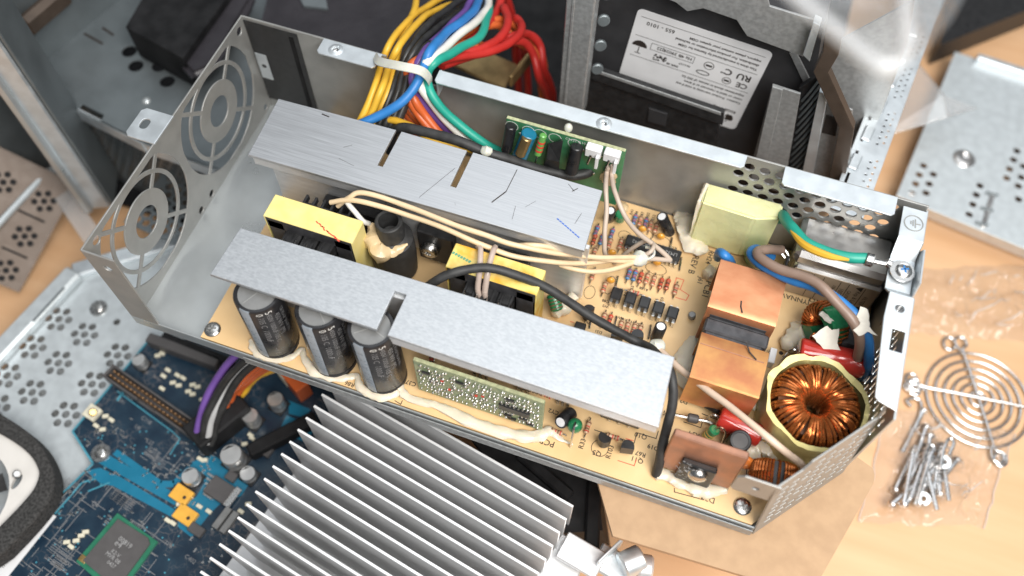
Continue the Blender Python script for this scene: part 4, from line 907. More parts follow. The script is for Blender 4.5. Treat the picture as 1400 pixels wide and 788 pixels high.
W_('beige_wire', [(16.10,6.95,4.20), (16.65,6.92,4.60), (17.48,7.17,4.50), (18.66,7.66,3.80), (19.85,8.32,3.00), (21.07,9.39,2.00)], 0.11, 'w_beige', 'short beige lead rising from behind the right transformer', 'wire', g)
W_('beige_wire', [(18.01,7.26,3.20), (18.83,7.29,3.20), (19.57,7.60,3.00), (20.38,8.39,2.50), (21.14,9.44,1.90)], 0.11, 'w_beige', 'lowest beige lead sagging below the others', 'wire', g)
W_('beige_wire', [(21.13,9.39,2.10), (21.78,9.78,1.80), (22.32,10.12,1.50), (22.36,10.21,1.50), (21.60,10.26,2.10), (20.64,10.21,3.00), (19.91,10.26,3.90), (19.26,10.97,4.30), (18.87,11.95,4.03), (18.83,12.10,4.58)], 0.11, 'w_grey_beige', 'beige lead bent back from the tie to the right connector', 'wire', g)
W_('beige_wire', [(21.11,9.47,2.10), (20.40,9.28,1.60), (19.69,8.90,2.20), (19.41,9.36,3.00), (19.19,10.16,3.80), (18.88,10.91,4.30), (18.63,11.95,4.03), (18.65,12.10,4.39)], 0.11, 'w_grey_beige', 'beige lead rising straight up to the green upright board', 'wire', g)
W_('beige_wire', [(21.10,9.53,2.00), (21.48,9.69,2.40), (21.53,10.18,2.30), (21.18,10.53,1.90), (20.75,10.30,1.50), (20.29,9.94,0.90), (20.01,10.00,0.10)], 0.10, 'w_grey_beige', 'beige lead looping through the nylon tie to the board', 'wire', g)
def tie(p, r, name, label, tail=False):
    o = MB(); o.ball(p, (r,r*0.95,r*0.9), 14, 9, jit=.25)
    if tail: o.tube(spline([Vector(p)+Vector((0.3,0.1,-.1)), Vector(p)+Vector((0.55,0.35,.05)), Vector(p)+Vector((0.45,0.7,.0)), Vector(p)+Vector((0.1,0.75,-.1))],4), 0.07, 6)
    return tag(o.build(name, 'nylon'), label, 'cable tie')
tie((21.13,9.39,2.10), 0.40, 'nylon_tie', 'white nylon tie head holding the beige leads', True)
tie((23.01,5.86,1.30), 0.37, 'nylon_tie', 'white nylon tie head by the end of the front heat sink')
W_('sleeved_wire', [(23.00,5.78,1.30), (23.56,5.32,1.60), (24.38,4.71,2.00), (25.39,4.12,2.40), (26.52,3.47,2.80), (27.77,2.71,3.20), (28.76,2.38,3.00), (29.58,2.32,2.40), (30.00,2.42,1.60), (30.26,2.72,0.40)], 0.15, 'w_pink', 'pale pink sleeved lead crossing in front of the copper shields', 'wire')
W_('black_cable', [(12.86,4.01,3.00), (13.55,3.95,4.40), (14.11,4.26,5.00), (14.83,4.72,5.10), (15.87,5.15,5.00), (17.11,5.40,4.60), (18.38,5.48,4.00), (19.74,5.39,3.20), (21.10,5.33,2.60), (22.18,5.33,2.20), (22.90,4.96,2.60), (23.53,4.09,3.40), (23.94,3.47,3.60), (24.21,2.91,3.20), (24.33,2.13,2.40), (24.39,1.37,1.40), (24.54,0.72,0.10)], 0.2, 'rubber_black', 'thick black cable arching over the right transformer to the front corner', 'cable')
g2 = 'clear sleeved leads over the right transformer'
W_('clear_wire', [(14.68,6.24,4.50), (14.91,5.82,4.75), (15.21,5.03,4.70), (15.25,4.60,3.90), (15.51,4.47,3.20)], 0.13, 'w_clear', 'left of two clear sleeved leads over the right transformer', 'wire', g2)
W_('clear_wire', [(15.37,6.41,4.50), (15.45,5.86,4.70), (15.58,5.04,4.60), (15.57,4.59,3.80), (15.63,4.51,3.20)], 0.13, 'w_clear', 'right of two clear sleeved leads over the right transformer', 'wire', g2)
W_('white_wire', [(8.61,6.35,4.60), (9.06,6.10,4.50), (9.50,5.91,4.20), (9.57,6.19,3.60)], 0.12, 'w_white', 'short white sleeved lead behind the left transformer', 'wire')
W_('blue_wire', [(24.49,11.25,1.20), (24.45,10.84,2.20), (24.72,10.44,2.60), (25.14,10.95,1.40)], 0.22, 'w_blue', 'short blue lead end behind the brown copper shield', 'wire')
W_('blue_wire', [(26.74,11.68,1.80), (25.98,11.30,2.60), (25.74,10.75,3.00), (26.25,10.22,3.20), (27.32,9.86,3.40), (28.39,9.54,3.70), (29.47,9.14,3.90), (30.42,8.53,3.80), (31.21,7.91,3.20), (31.66,7.67,2.00), (31.76,7.69,0.80)], 0.22, 'w_blue', 'long blue mains lead curving beside the side flange', 'wire')
W_('brown_wire', [(26.99,11.79,2.40), (26.37,11.28,2.90), (25.91,10.71,3.40), (26.02,10.27,3.60), (26.74,9.90,3.80), (27.80,9.61,4.10), (28.73,9.20,4.30), (29.61,8.66,4.20), (30.36,8.15,3.80), (30.90,7.80,3.00), (31.22,7.78,1.80)], 0.22, 'w_brown', 'long brown mains lead lying over the blue one', 'wire')
mb = MB(); torn(mb, [(-0.42,0.5),(-0.1,0.55),(0.2,0.1),(0.3,-0.05),(0.75,-0.2),(0.35,-0.3),(0.2,-0.62),(-0.15,-0.5),(-0.05,-0.1),(-0.3,0.1)], frame((30.57,8.32,4.15), (0.8,-0.3,0.1), (0.3,1,0.2)), 0.12)
tag(mb.build('torn_white_tape', 'tape_white'), 'torn scrap of white tape stuck on the blue mains lead', 'tape')
gw = W_('earth_wire', [(26.70,13.98,1.60), (26.61,13.08,3.20), (26.90,11.98,4.00), (27.57,11.02,4.50), (28.47,10.65,4.80), (29.47,10.62,5.00), (30.13,10.75,5.05)], 0.24, 'w_green', 'green and yellow earth lead running to the screw on the side bracket', 'wire')
mb = MB(); P_ = spline([(26.83,11.88,4.10), (27.51,10.86,4.60), (28.48,10.43,4.92), (29.33,10.39,5.10)], 8); mb.tube([p+Vector((0,-0.10,0.13)) for p in P_], [0.06+0.11*math.sin(math.pi*i/(len(P_)-1)) for i in range(len(P_))], 8); mb.build('yellow_stripe', 'w_yellow', gw)
mb = MB(); mb.cyl((29.98,10.68,5.08), (30.30,10.68,5.08), 0.28, 14, bev=0.04); mb.cyl((30.33,10.69,5.08), (30.90,10.76,5.06), 0.1, 10); mb.cyl((30.83,10.82,5.05), (31.05,10.78,5.05), 0.19, 12, bev=.03)
mb.lathe([(0.2,5.0),(0.5,5.0),(0.5,5.07),(0.2,5.07)], 24, Matrix.Translation((31.5,10.62,0.0))); mb.build('ring_terminal', 'tin', gw)

# ---- output cable bundle passing over the rear wall
def bun(name, pts, r, mat, label, group): return W_(name, pts, r, mat, label, 'wire', group)
gb = 'output leads strapped over the rear wall'
def path(off, end, start):     # start behind the heat sink, over the wall notch, then up into the case
    return start + off + end
R1 = 0.17
bun('yellow_wire', [(6.77,10.30,3.40), (7.14,10.88,4.20), (7.45,12.15,5.20), (7.12,13.70,5.02), (7.31,14.54,5.60), (7.00,17.23,4.60), (6.91,20.03,3.00), (7.07,22.07,2.00)], R1, 'w_yellow', 'outermost yellow lead of the strapped bundle', gb)
bun('yellow_wire', [(7.18,10.36,3.40), (7.46,11.00,4.20), (7.89,12.03,5.40), (7.54,13.60,5.13), (7.87,14.24,5.90), (7.64,16.88,4.90), (7.58,19.44,3.40), (7.90,21.06,2.40)], R1, 'w_yellow', 'second yellow lead of the strapped bundle', gb)
bun('yellow_wire', [(7.51,10.42,3.30), (7.63,11.18,3.90), (7.97,12.38,4.90), (7.67,13.75,4.83), (7.35,15.41,5.00), (6.73,18.36,4.20), (5.73,20.73,3.00)], R1, 'w_yellow', 'innermost yellow lead of the strapped bundle', gb)
for i in range(6):
    d = i*7; lb = ('first', 'second', 'third', 'fourth', 'fifth', 'sixth')[i]
    bun('black_wire', [(7.80,10.57,3.20), (7.92,11.20,4.00), (8.12,12.44,4.90), (7.95,13.70,4.89), (8.12,14.74,5.40), (8.19,17.19,4.80), (8.32,20.10,3.40), (8.48,22.24,2.40)] if i == 0 else
        [Vector((7.93,10.61,3.20))+Vector((.12*i,0,-.1*i)), Vector((8.11,11.27,4.00))+Vector((.13*i,0.05*i,(.12 if i%2 else -.3))), Vector((8.29,12.45,4.80))+Vector((.13*i,.05*i,(.12 if i%2 else -.35))), Vector((8.06,13.70,4.83))+Vector((.15*i,.02*i,(.2 if i%2 else -.3))), Vector((8.25,14.69,5.40))+Vector((.20*i,.1*i,(.1 if i%2 else -.35))), Vector((8.29,17.12,4.80))+Vector((.25*i,-.15*i,-.1*i)), Vector((8.29,20.14,3.20))+Vector((.3*i,-.2*i,-.1*i))], R1, 'w_black', lb + ' black lead from the yellow ones in the strapped bundle', gb)
bun('blue_wire', [(7.20,10.41,4.40), (8.16,11.04,4.70), (8.95,11.69,5.30), (9.38,12.65,5.80), (9.33,13.65,5.79), (9.38,14.30,6.10), (9.36,16.22,5.40), (9.55,18.53,4.40), (9.26,20.77,3.20), (8.61,22.46,2.40)], 0.22, 'w_blue', 'blue lead crossing the strapped bundle', gb)
bun('white_wire', [(12.16,12.29,2.80), (11.27,12.47,3.40), (10.22,12.59,4.30), (9.56,12.72,5.30), (9.22,13.50,5.52), (9.53,13.89,6.00), (9.74,15.72,5.30), (9.95,18.00,4.40), (9.77,20.46,3.20), (9.08,22.63,2.40)], 0.2, 'w_white', 'white lead of the strapped bundle', gb)
bun('green_wire', [(13.59,12.58,2.40), (12.38,12.40,3.20), (10.94,12.48,4.20), (9.96,12.69,5.20), (9.47,13.50,5.42), (9.73,14.07,5.80), (10.07,15.76,5.00), (10.46,17.62,4.20), (10.02,20.11,3.20), (9.10,22.58,2.20)], 0.22, 'w_green', 'turquoise lead of the strapped bundle', gb)
bun('purple_wire', [(11.29,12.60,2.60), (10.26,12.71,3.40), (9.40,12.76,4.40), (9.04,12.91,5.20), (8.80,13.60,5.26), (8.95,14.55,5.60), (8.95,16.70,4.80), (9.05,18.78,4.00), (8.77,20.98,3.00)], 0.19, 'w_purple', 'purple lead of the strapped bundle', gb)
for i, (a, b, c, d_, e_) in enumerate((((10.75,12.42,2.30),(9.75,12.56,3.20),(8.90,12.76,4.20),(8.33,13.70,4.59),(8.67,14.67,5.00)), ((10.24,12.38,2.30),(9.27,12.53,3.20),(8.49,12.89,4.00),(8.06,13.75,4.33),(8.37,14.56,4.90)), ((9.71,12.39,2.40),(8.70,12.65,3.20),(8.20,12.97,4.00),(7.86,13.75,4.26),(8.08,14.55,4.90)), ((9.29,12.33,2.40),(8.39,12.62,3.00),(8.01,12.90,3.70),(7.65,13.80,3.93),(7.88,14.44,4.70)), ((10.18,11.98,3.40),(9.50,12.32,3.90),(8.94,12.59,4.60),(8.54,13.40,4.78),(8.68,14.08,5.40)), ((10.65,12.05,3.20),(9.84,12.34,3.80),(9.22,12.60,4.60),(8.72,13.40,4.75),(8.85,14.05,5.40)))):
    bun('orange_wire', [a, b, c, d_, e_, Vector(e_)+Vector((1.2,2.2,-.8)), Vector(e_)+Vector((2.2,3.5,-2.0))], 0.21, 'w_orange', ('lowest', 'second lowest', 'third lowest', 'leftmost', 'upper left', 'upper right')[i] + ' orange lead fanning out under the bundle', gb)
red = [([(9.47,14.96,5.00), (9.95,16.02,4.50), (10.81,17.19,4.00), (11.29,19.02,3.40), (10.99,20.41,3.00), (10.38,21.56,2.40)], 'red lead looping closest to the turquoise one'), ([(9.46,14.96,4.80), (10.40,16.29,4.20), (11.36,17.75,3.60), (11.86,19.38,3.00), (11.63,20.53,2.60), (11.06,21.35,2.00)], 'middle red lead looping behind the wall'), ([(9.49,15.27,4.40), (10.44,17.11,3.60), (11.37,18.78,3.00), (12.05,19.65,2.40), (12.63,19.76,1.60), (13.14,19.31,0.60)], 'red lead dropping behind the bronze bracket'), ([(9.47,15.06,4.50), (9.81,17.29,3.80), (10.09,19.06,3.20), (10.07,21.28,2.40), (9.84,23.07,2.00)], 'red lead running straight up beside the turquoise one'), ([(9.49,15.17,4.30), (10.61,17.68,3.20), (11.52,19.47,2.80), (12.08,20.40,2.20), (12.68,20.58,1.50), (13.18,20.06,0.40)], 'outermost red lead of the loops behind the wall')]
for pts, lb in red: bun('red_wire', pts+[Vector(pts[-1])+Vector((0.4,0.6,-3.0)), Vector(pts[-1])+Vector((0.6,0.9,-8.0))], 0.22, 'w_red', lb, gb)
for pts, lb in (([(8.97,16.07,4.20), (9.57,18.40,3.40), (10.49,20.12,2.60), (11.73,20.04,1.80), (12.76,20.06,0.80)], 'left orange lead looping behind the bronze bracket'), ([(9.15,16.54,4.00), (9.64,19.22,3.00), (10.66,20.77,2.40), (11.86,20.84,1.60), (12.88,20.58,0.60)], 'right orange lead looping behind the bronze bracket')): bun('orange_wire', pts+[Vector(pts[-1])+Vector((0.4,0.6,-7.0))], 0.21, 'w_orange', lb, gb)
bun('yellow_wire', [(7.50,11.21,3.60), (8.31,11.39,4.20), (9.48,11.24,4.40), (10.70,10.88,4.40), (12.41,11.00,4.20), (13.25,11.35,3.60)], 0.17, 'w_yellow', 'yellow lead lying along the back of the rear heat sink', gb)
W_('black_cable', [(8.79,11.06,4.00), (9.58,11.01,4.50), (11.02,11.00,4.60), (12.43,10.98,4.50), (13.77,11.10,4.20), (15.03,11.51,3.60), (16.67,11.96,3.00), (17.57,12.46,3.00), (17.84,12.88,3.20)], 0.24, 'rubber_black', 'black cable lying behind the rear heat sink', 'cable')
tie((13.32,10.91,4.60), 0.27, 'nylon_tie', 'small nylon tie head behind the rear heat sink')
mb = MB(); P_ = spline([(6.94,13.48,5.75), (7.49,12.86,6.20), (8.65,12.51,6.70), (9.63,12.65,6.60), (9.88,12.91,5.90), (9.80,13.09,5.20)], 8); vs = []; fs = []
for p in P_: vs += [p+Vector((0.02,0.22,0.04)), p+Vector((0.02,-0.22,0.0)), p+Vector((0.02,-0.22,-0.05)), p+Vector((0.02,0.22,-0.01))]
for i in range(len(P_)-1):
    a = i*4
    for j in range(4): fs.append((a+j, a+(j+1)%4, a+4+(j+1)%4, a+4+j))
fs += [(0,3,2,1),(len(vs)-4,len(vs)-3,len(vs)-2,len(vs)-1)]
mb.add(vs, fs, True); tag(mb.build('cable_strap', 'nylon'), 'translucent white strap holding the lead bundle down on the rear wall', 'cable strap')

# ================================================================ carton under the front right corner
mb = MB(); zc = -0.86
top = [(21.99,0.47,-0.86), (29.42,5.97,-0.86), (33.30,4.50,-0.86), (33.44,4.21,-0.86), (33.44,3.80,-0.86), (31.75,-1.68,-0.86), (23.58,-2.04,-0.86)]
mb.prism([(p[0],p[1]) for p in top], zc-0.28, zc); mb.prism([(23.2,2.6),(32.6,3.4),(32.6,12.5),(23.2,12.5)], -11.98, zc-0.30); ct = mb.build('carton', 'cardboard'); tag(ct, 'brown cardboard carton under the right end of the power supply', 'carton')

# ================================================================ processor heat sink
HS = thing('processor_heat_sink', (14,-4,-8.0), 'large aluminium heat sink with tall parallel fins in front of the power supply', 'heat sink')
d = Vector((12.45,-2.40,0)); ex = d.normalized(); ey = Vector((-ex.y,ex.x,0)); hgt = 5.0
mbf = MB(); mbf.box((d.length/2,0,-hgt/2), (d.length,0.12,hgt), 0.02); kf = Kit(mbf, 'fin', 'aluminium_fin')
ang = math.atan2(d.y, d.x)
for n in range(19):
    kf.put(HS, (9.18-0.098*n, 1.45-0.645*n, -2.5 - 0.0*n), ang)
mb = MB(); X = Matrix.Translation((9.0,1.6,-7.75)) @ Matrix.Rotation(ang,4,'Z'); mb.box((6.3,-6.2,0), (13.4,13.6,0.6), 0.05, X); mb.build('base_plate', 'aluminium_fin', HS)
mb = MB(); mb.box((13.6,-3.2,2.3), (1.6,5.0,0.5), 0.06, X); mb.build('end_bar', 'aluminium_edge', HS)
CL = thing('clamp_bracket', (24.15,-1.82,-6.00), 'bright metal clamp bracket at the end of the processor heat sink', 'bracket')
mb = MB(); mb.box((24.08,-2.10,-5.20), (1.7,1.3,0.3), 0.08, rz=ang); mb.box((23.76,-1.89,-4.40), (0.12,1.6,1.5), 0.03, rz=ang-0.3); mb.build('clamp_plate', 'zinc_bright', CL)
mb = MB(); mb.cyl((24.45,-2.21,-4.60), (25.20,-1.50,-4.60), 0.62, 22, bev=0.08); mb.build('clamp_barrel', 'zinc_bright', CL)
mb = MB(); mb.cyl((25.15,-1.89,-4.90), (25.80,-1.77,-4.90), 0.6, 22, bev=0.1); mb.build('clamp_nut', 'aluminium_edge', CL)
mb = MB(); mb.box((22.61,-2.35,-4.60), (2.0,1.3,0.25), 0.05, rz=ang); mb.build('clamp_foot', 'aluminium_edge', CL)
mb = MB(); mb.hexa([(15.40,3.35,-11.00), (22.29,3.60,-11.00), (24.28,-0.63,-11.00), (22.08,-2.20,-11.00)], [(15.65,1.52,-5.50), (22.20,1.67,-5.50), (23.20,-0.69,-5.50), (21.19,-1.58,-5.50)]); mb.box((19.84,0.84,-5.30), (3.2,0.6,0.5), 0.1, rz=ang-0.2); mb.box((22.65,-0.55,-5.40), (0.7,4.0,0.5), 0.1, rz=0.25)
tag(mb.build('air_duct', 'plastic_black_matt'), 'black plastic air duct between heat sink and carton', 'duct')

# ================================================================ open side door of the computer with its main board
ZD = -9.5
DR = thing('computer_side_door', (-4,-3,ZD-0.1), 'silver steel side door with clusters of round holes, lying flat', 'door')
hs = []
for c in ((-9.46,1.49,-9.50), (-7.55,1.14,-9.50), (-9.85,-0.51,-9.50), (-7.96,-0.87,-9.50), (-10.19,-2.48,-9.50), (-8.32,-2.87,-9.50), (-5.51,-1.35,-9.50), (-5.11,0.64,-9.50), (-5.88,-3.36,-9.50), (-9.66,-4.24,-9.50)):
    hs.append(circ(c[0], c[1], 0.22, 12))
    for k in range(6): a = math.pi/3*k+0.25; hs.append(circ(c[0]+0.58*math.cos(a), c[1]+0.58*math.sin(a), 0.22, 12))
p = (-6.25,2.44,-9.50); hs.append(circ(p[0], p[1], 0.2, 14))
ol = [(-10.84,-7.43,-9.50), (-10.98,-2.01,-9.50), (-10.05,3.87,-9.50), (-8.40,6.37,-9.50), (-2.64,10.63,-9.50), (9.98,2.62,-9.50), (8.17,-10.01,-9.50), (-5.41,-14.83,-9.50)]
plate('door_sheet', [(q[0],q[1]) for q in ol], hs, 0.09, XY(ZD), 'panel_white', DR)
plate('door_skin', [(q[0],q[1]) for q in ol], [], 0.06, XY(ZD-0.55), 'galvanised', DR)
mb = MB()
def bar(mb, a, b, wd, h, bev=0.03):
    a = Vector(a); b = Vector(b); dd = b-a; mb.box(tuple((a+b)/2), (dd.length,wd,h), bev, rz=math.atan2(dd.y,dd.x))
bar(mb, (-11.72,-4.62,-9.10), (-10.03,4.37,-9.10), 1.1, 0.7, 0.15); mb.build('door_rail', 'panel_white', DR)
mb = MB(); bar(mb, (-10.29,4.40,-9.30), (-2.36,11.16,-9.30), 1.0, 0.5, 0.1); mb.build('door_hem', 'zinc_bright', DR)
mb = MB(); bar(mb, (-10.22,0.65,-8.72), (-9.79,3.14,-8.72), 0.16, 0.06); mb.build('rail_slot', 'zinc_case', DR)
kb = Kit(screw_mb(0.3, 0.5), 'screw', ['tin','zinc_grey']); kb.put(DR, (-7.68,2.85,-9.45))

# ---- main board
MBD = thing('main_board', (0,-5,-8.9), 'dark blue computer main board on the side door', 'circuit board')
zb = -8.8; rb = -0.20
ol = [(-3.56,2.01,-8.80), (-4.61,-4.19,-8.80), (-2.65,-5.35,-8.80), (-5.20,-13.37,-8.80), (11.34,-8.99,-8.80), (15.75,0.96,-8.80), (4.79,4.61,-8.80)]
mb = MB(); mb.prism([(q[0],q[1]) for q in ol], zb-0.14, zb); mb.build('board_base', 'board_blue', MBD)
mb = MB()
for a, b in zip(((-3.55,2.01,-8.79), (-4.61,-4.19,-8.79), (-2.64,-5.35,-8.79)), ((-4.61,-4.19,-8.79), (-2.64,-5.35,-8.79), (-5.19,-13.37,-8.79))): bar(mb, a, b, 0.10, 0.02, 0)
bar(mb, (-3.21,-0.59,-8.79), (-3.32,-1.89,-8.79), 0.12, 0.02, 0); bar(mb, (-3.61,-1.41,-8.79), (0.32,-2.43,-8.79), 0.06, 0.02, 0); bar(mb, (-3.02,-8.27,-8.79), (-2.62,-6.41,-8.79), 0.08, 0.02, 0); bar(mb, (-2.62,-6.41,-8.79), (-2.10,-6.02,-8.79), 0.08, 0.02, 0); bar(mb, (-2.09,-6.71,-8.79), (-1.29,-5.94,-8.79), 0.08, 0.02, 0); bar(mb, (0.32,-2.43,-8.79), (0.92,-2.65,-8.79), 0.05, 0.02, 0); bar(mb, (0.92,-2.65,-8.79), (0.86,-3.60,-8.79), 0.05, 0.02, 0)
tag(mb.build('board_outline', 'teal_line', MBD), kind='stuff')
def pad(pts, nm='copper_pour', mat='teal', h=0.012):
    mb = MB(); mb.prism([(q[0],q[1]) for q in pts], zb+0.003, zb+0.003+h); return mb.build(nm, mat, MBD)
pad([(-2.48,-5.21,-8.80), (-2.15,-4.67,-8.80), (2.49,-5.36,-8.80), (2.43,-5.86,-8.80)])
pad([(-2.79,-5.81,-8.80), (-2.17,-5.43,-8.80), (-0.87,-5.50,-8.80), (2.78,-6.09,-8.80), (3.17,-6.50,-8.80), (2.65,-6.45,-8.80), (-1.01,-6.04,-8.80), (-1.73,-6.13,-8.80)])
mb = MB()
for a, b in (((-1.91,-4.42,-8.79), (1.18,-5.14,-8.79)), ((1.18,-5.14,-8.79), (1.85,-4.90,-8.79)), ((1.85,-4.90,-8.79), (2.21,-3.87,-8.79)), ((2.21,-3.87,-8.79), (2.74,-3.52,-8.79))): bar(mb, a, b, 0.34, 0.014, 0)
mb.build('copper_pour', 'teal', MBD)
pad([(2.12,-3.57,-8.80), (2.93,-2.86,-8.80), (4.27,-3.13,-8.80), (4.96,-3.50,-8.80), (5.50,-3.31,-8.80), (5.38,-4.29,-8.80), (4.54,-5.07,-8.80), (4.29,-5.75,-8.80), (4.04,-7.01,-8.80), (3.22,-6.80,-8.80), (2.64,-6.14,-8.80), (3.24,-5.13,-8.80), (3.29,-4.30,-8.80)])
pad([(5.61,0.42,-8.80), (7.30,0.28,-8.80), (7.29,-0.59,-8.80), (5.61,-0.63,-8.80)]); pad([(5.35,1.21,-8.80), (6.67,1.15,-8.80), (6.63,0.61,-8.80), (5.68,0.53,-8.80)])
def comp(nm, p, sz, mat, bev=0.03, rz=rb): mb = MB(); mb.box((p[0],p[1],zb+sz[2]/2), sz, bev, rz=rz); return mb.build(nm, mat, MBD)
# ribbon connector
a = Vector((-4.29,-0.70,-8.30)); b = Vector((1.81,-2.17,-8.30)); cc = (a+b)/2; an = math.atan2((b-a).y,(b-a).x); L_ = (b-a).length
X = Matrix.Translation((cc.x,cc.y,zb)) @ Matrix.Rotation(an,4,'Z')
mb = MB(); mb.box((0,0.36,0.42), (L_,0.12,0.85), 0.03, X); mb.box((-L_*0.3,-0.36,0.42), (L_*0.4,0.12,0.85), 0.03, X); mb.box((L_*0.3,-0.36,0.42), (L_*0.4,0.12,0.85), 0.03, X); mb.box((0,-0.36,0.25), (L_*0.22,0.12,0.5), 0.03, X); mb.box((-L_/2+0.06,0,0.42), (0.12,0.7,0.85), 0.03, X); mb.box((L_/2-0.06,0,0.42), (0.12,0.7,0.85), 0.03, X); mb.box((0,0,0.08), (L_,0.7,0.16), 0.0, X)
rc_ = mb.build('ribbon_connector', 'chip_grey', MBD); rc_['label'] = 'black two row pin connector'
mb = MB(); mb.box((0,0,0.42), (0.1,0.1,0.8), 0.02); kp = Kit(mb, 'pin', 'pin_gold')
for i in range(20):
    for y in (-0.14,0.14): q = X @ Vector((-L_/2+0.35+i*(L_-0.7)/19, y, 0)); kp.put(rc_, tuple(q), an)
mb = MB(); bar(mb, (-3.24,1.72,-8.30), (1.09,1.64,-8.30), 0.55, 0.9, 0.05); mb.build('edge_connector', 'chip_grey', MBD); mb = MB(); bar(mb, (-2.55,2.11,-8.30), (1.83,1.90,-8.30), 0.4, 0.9, 0.05); mb.build('edge_connector', 'plastic_black_matt', MBD)
# big ball grid chip
def quadbox(nm, pts, z0, h, mat, parent): mb = MB(); mb.prism([(q[0],q[1]) for q in pts], z0, z0+h); return mb.build(nm, mat, parent)
ch = quadbox('grid_chip', [(-0.02,-7.19,-8.70), (2.61,-7.77,-8.70), (2.13,-10.79,-8.70), (-0.67,-9.95,-8.70)], zb, 0.14, 'chip_green', MBD); ch['label'] = 'square grey chip on a green carrier'
quadbox('chip_lid', [(0.22,-7.45,-8.60), (2.12,-7.78,-8.60), (2.34,-8.00,-8.60), (1.96,-10.44,-8.60), (-0.31,-9.81,-8.60)], zb+0.14, 0.12, 'chip_grey', ch)
mb = MB(); zt = zb+0.266
for t, s_, q in (('00819', .34, (1.18,-8.36,-8.53)), ('e4', .42, (0.91,-8.53,-8.53)), ('K2-V', .26, (1.02,-8.98,-8.53)), ('MVR 08', .28, (1.00,-9.21,-8.53)), ('0427', .26, (1.10,-9.51,-8.53))): text(mb, t, s_, (q[0],q[1],zt), (0.97,-0.24,0), (0.24,0.97,0))
mb.build('chip_print', 'ink_grey', ch)
comp('corner_mark', (-0.40,-9.73,-8.60), (0.45,0.35,0.16), 'gold')
# white bar code strip
ws = quadbox('label_strip', [(-3.55,-8.23,-8.78), (-2.88,-8.35,-8.78), (-3.49,-12.01,-8.78), (-4.38,-11.81,-8.78)], zb, 0.02, 'label_white', MBD)
mb = MB()
a0 = Vector((-3.42,-8.62,-8.77)); b0 = Vector((-4.05,-11.44,-8.77)); dd = (b0-a0)
for i in range(34):
    q = a0+dd*(i/34); mb.box((q.x,q.y,zb+0.025), (dd.length/34*rs.uniform(.2,.6),0.36,0.006), rz=math.atan2(dd.y,dd.x))
tag(mb.build('bar_code', 'ink_grey', ws), kind='stuff')
def canc(nm, p, r, h):
    mb = MB(); p = Vector((p[0],p[1],zb)); mb.m = 0; mb.box((p.x,p.y,zb+0.08), (r*2.1,r*2.1,0.16), 0.03, rz=rb); mb.m = 1; mb.lathe([(r*0.95,0.1),(r,0.2),(r,h*0.3),(r*0.9,h*0.36),(r,h*0.42),(r,h-0.06),(r*0.94,h),(0.001,h)], 20, Matrix.Translation(p)); mb.m = 0
    mb.prism([(0,r*0.9),(-r*0.9,0.0),(-r*0.62,r*0.62)], h+0.003, h+0.008, Matrix.Translation(p)); return mb.build(nm, ['plastic_black','can_top'], MBD)
canc('can_capacitor', (4.33,-2.78,-8.80), 0.56, 1.25); canc('can_capacitor', (4.19,-0.53,-8.80), 0.42, 1.1); canc('can_capacitor', (5.02,0.73,-8.80), 0.42, 1.1); canc('can_capacitor', (2.69,-4.36,-8.80), 0.44, 0.7); canc('can_capacitor', (5.34,-3.25,-8.80), 0.4, 0.6); canc('can_capacitor', (-3.06,0.39,-8.80), 0.36, 0.8)
for q, s_ in (((2.57,-5.29,-8.80),(1.05,0.8,.3)), ((3.27,-6.15,-8.80),(1.1,0.8,.3))):
    tn = comp('tantalum_capacitor', q, s_, 'tantalum'); mb = MB(); mb.ball((q[0]+0.25,q[1]-0.1,zb+0.3), (.1,.1,.02), 8, 4); mb.build('polarity_dot', 'ink_black', tn)
vr = comp('voltage_regulator', (4.29,-4.44,-8.80), (1.3,1.0,.4), 'chip_grey'); mb = MB()
q = Vector((3.56,-4.25,-8.80))
for i in range(5): mb.box((q.x-0.05+i*0.08,q.y+0.35-i*0.25,zb+0.12), (0.55,0.12,0.1), rz=rb)
tag(mb.build('regulator_pins', 'tin', vr), kind='stuff'); mb = MB(); mb.box((5.09,-4.55,-8.55), (0.35,1.1,0.1), 0.02, rz=rb); mb.build('regulator_tab', 'tin', vr)
comp('small_regulator', (5.52,-1.72,-8.80), (0.7,0.65,.35), 'chip_grey'); comp('small_regulator', (4.50,-3.59,-8.80), (0.55,0.5,.3), 'chip_grey'); comp('small_regulator', (4.15,-6.62,-8.80), (0.8,0.5,.3), 'chip_grey'); comp('inductor', (5.07,-5.67,-8.80), (0.35,1.2,.3), 'cap_top'); comp('inductor', (5.52,-5.74,-8.80), (0.35,1.2,.3), 'cap_top')
bt = comp('push_button', (-4.10,-2.96,-8.80), (0.75,0.75,.3), 'smd_cream'); mb = MB(); mb.cyl((-3.98,-3.00,-8.50), (-3.83,-3.02,-8.20), 0.2, 14, bev=.04); mb.build('button_cap', 'gold', bt)
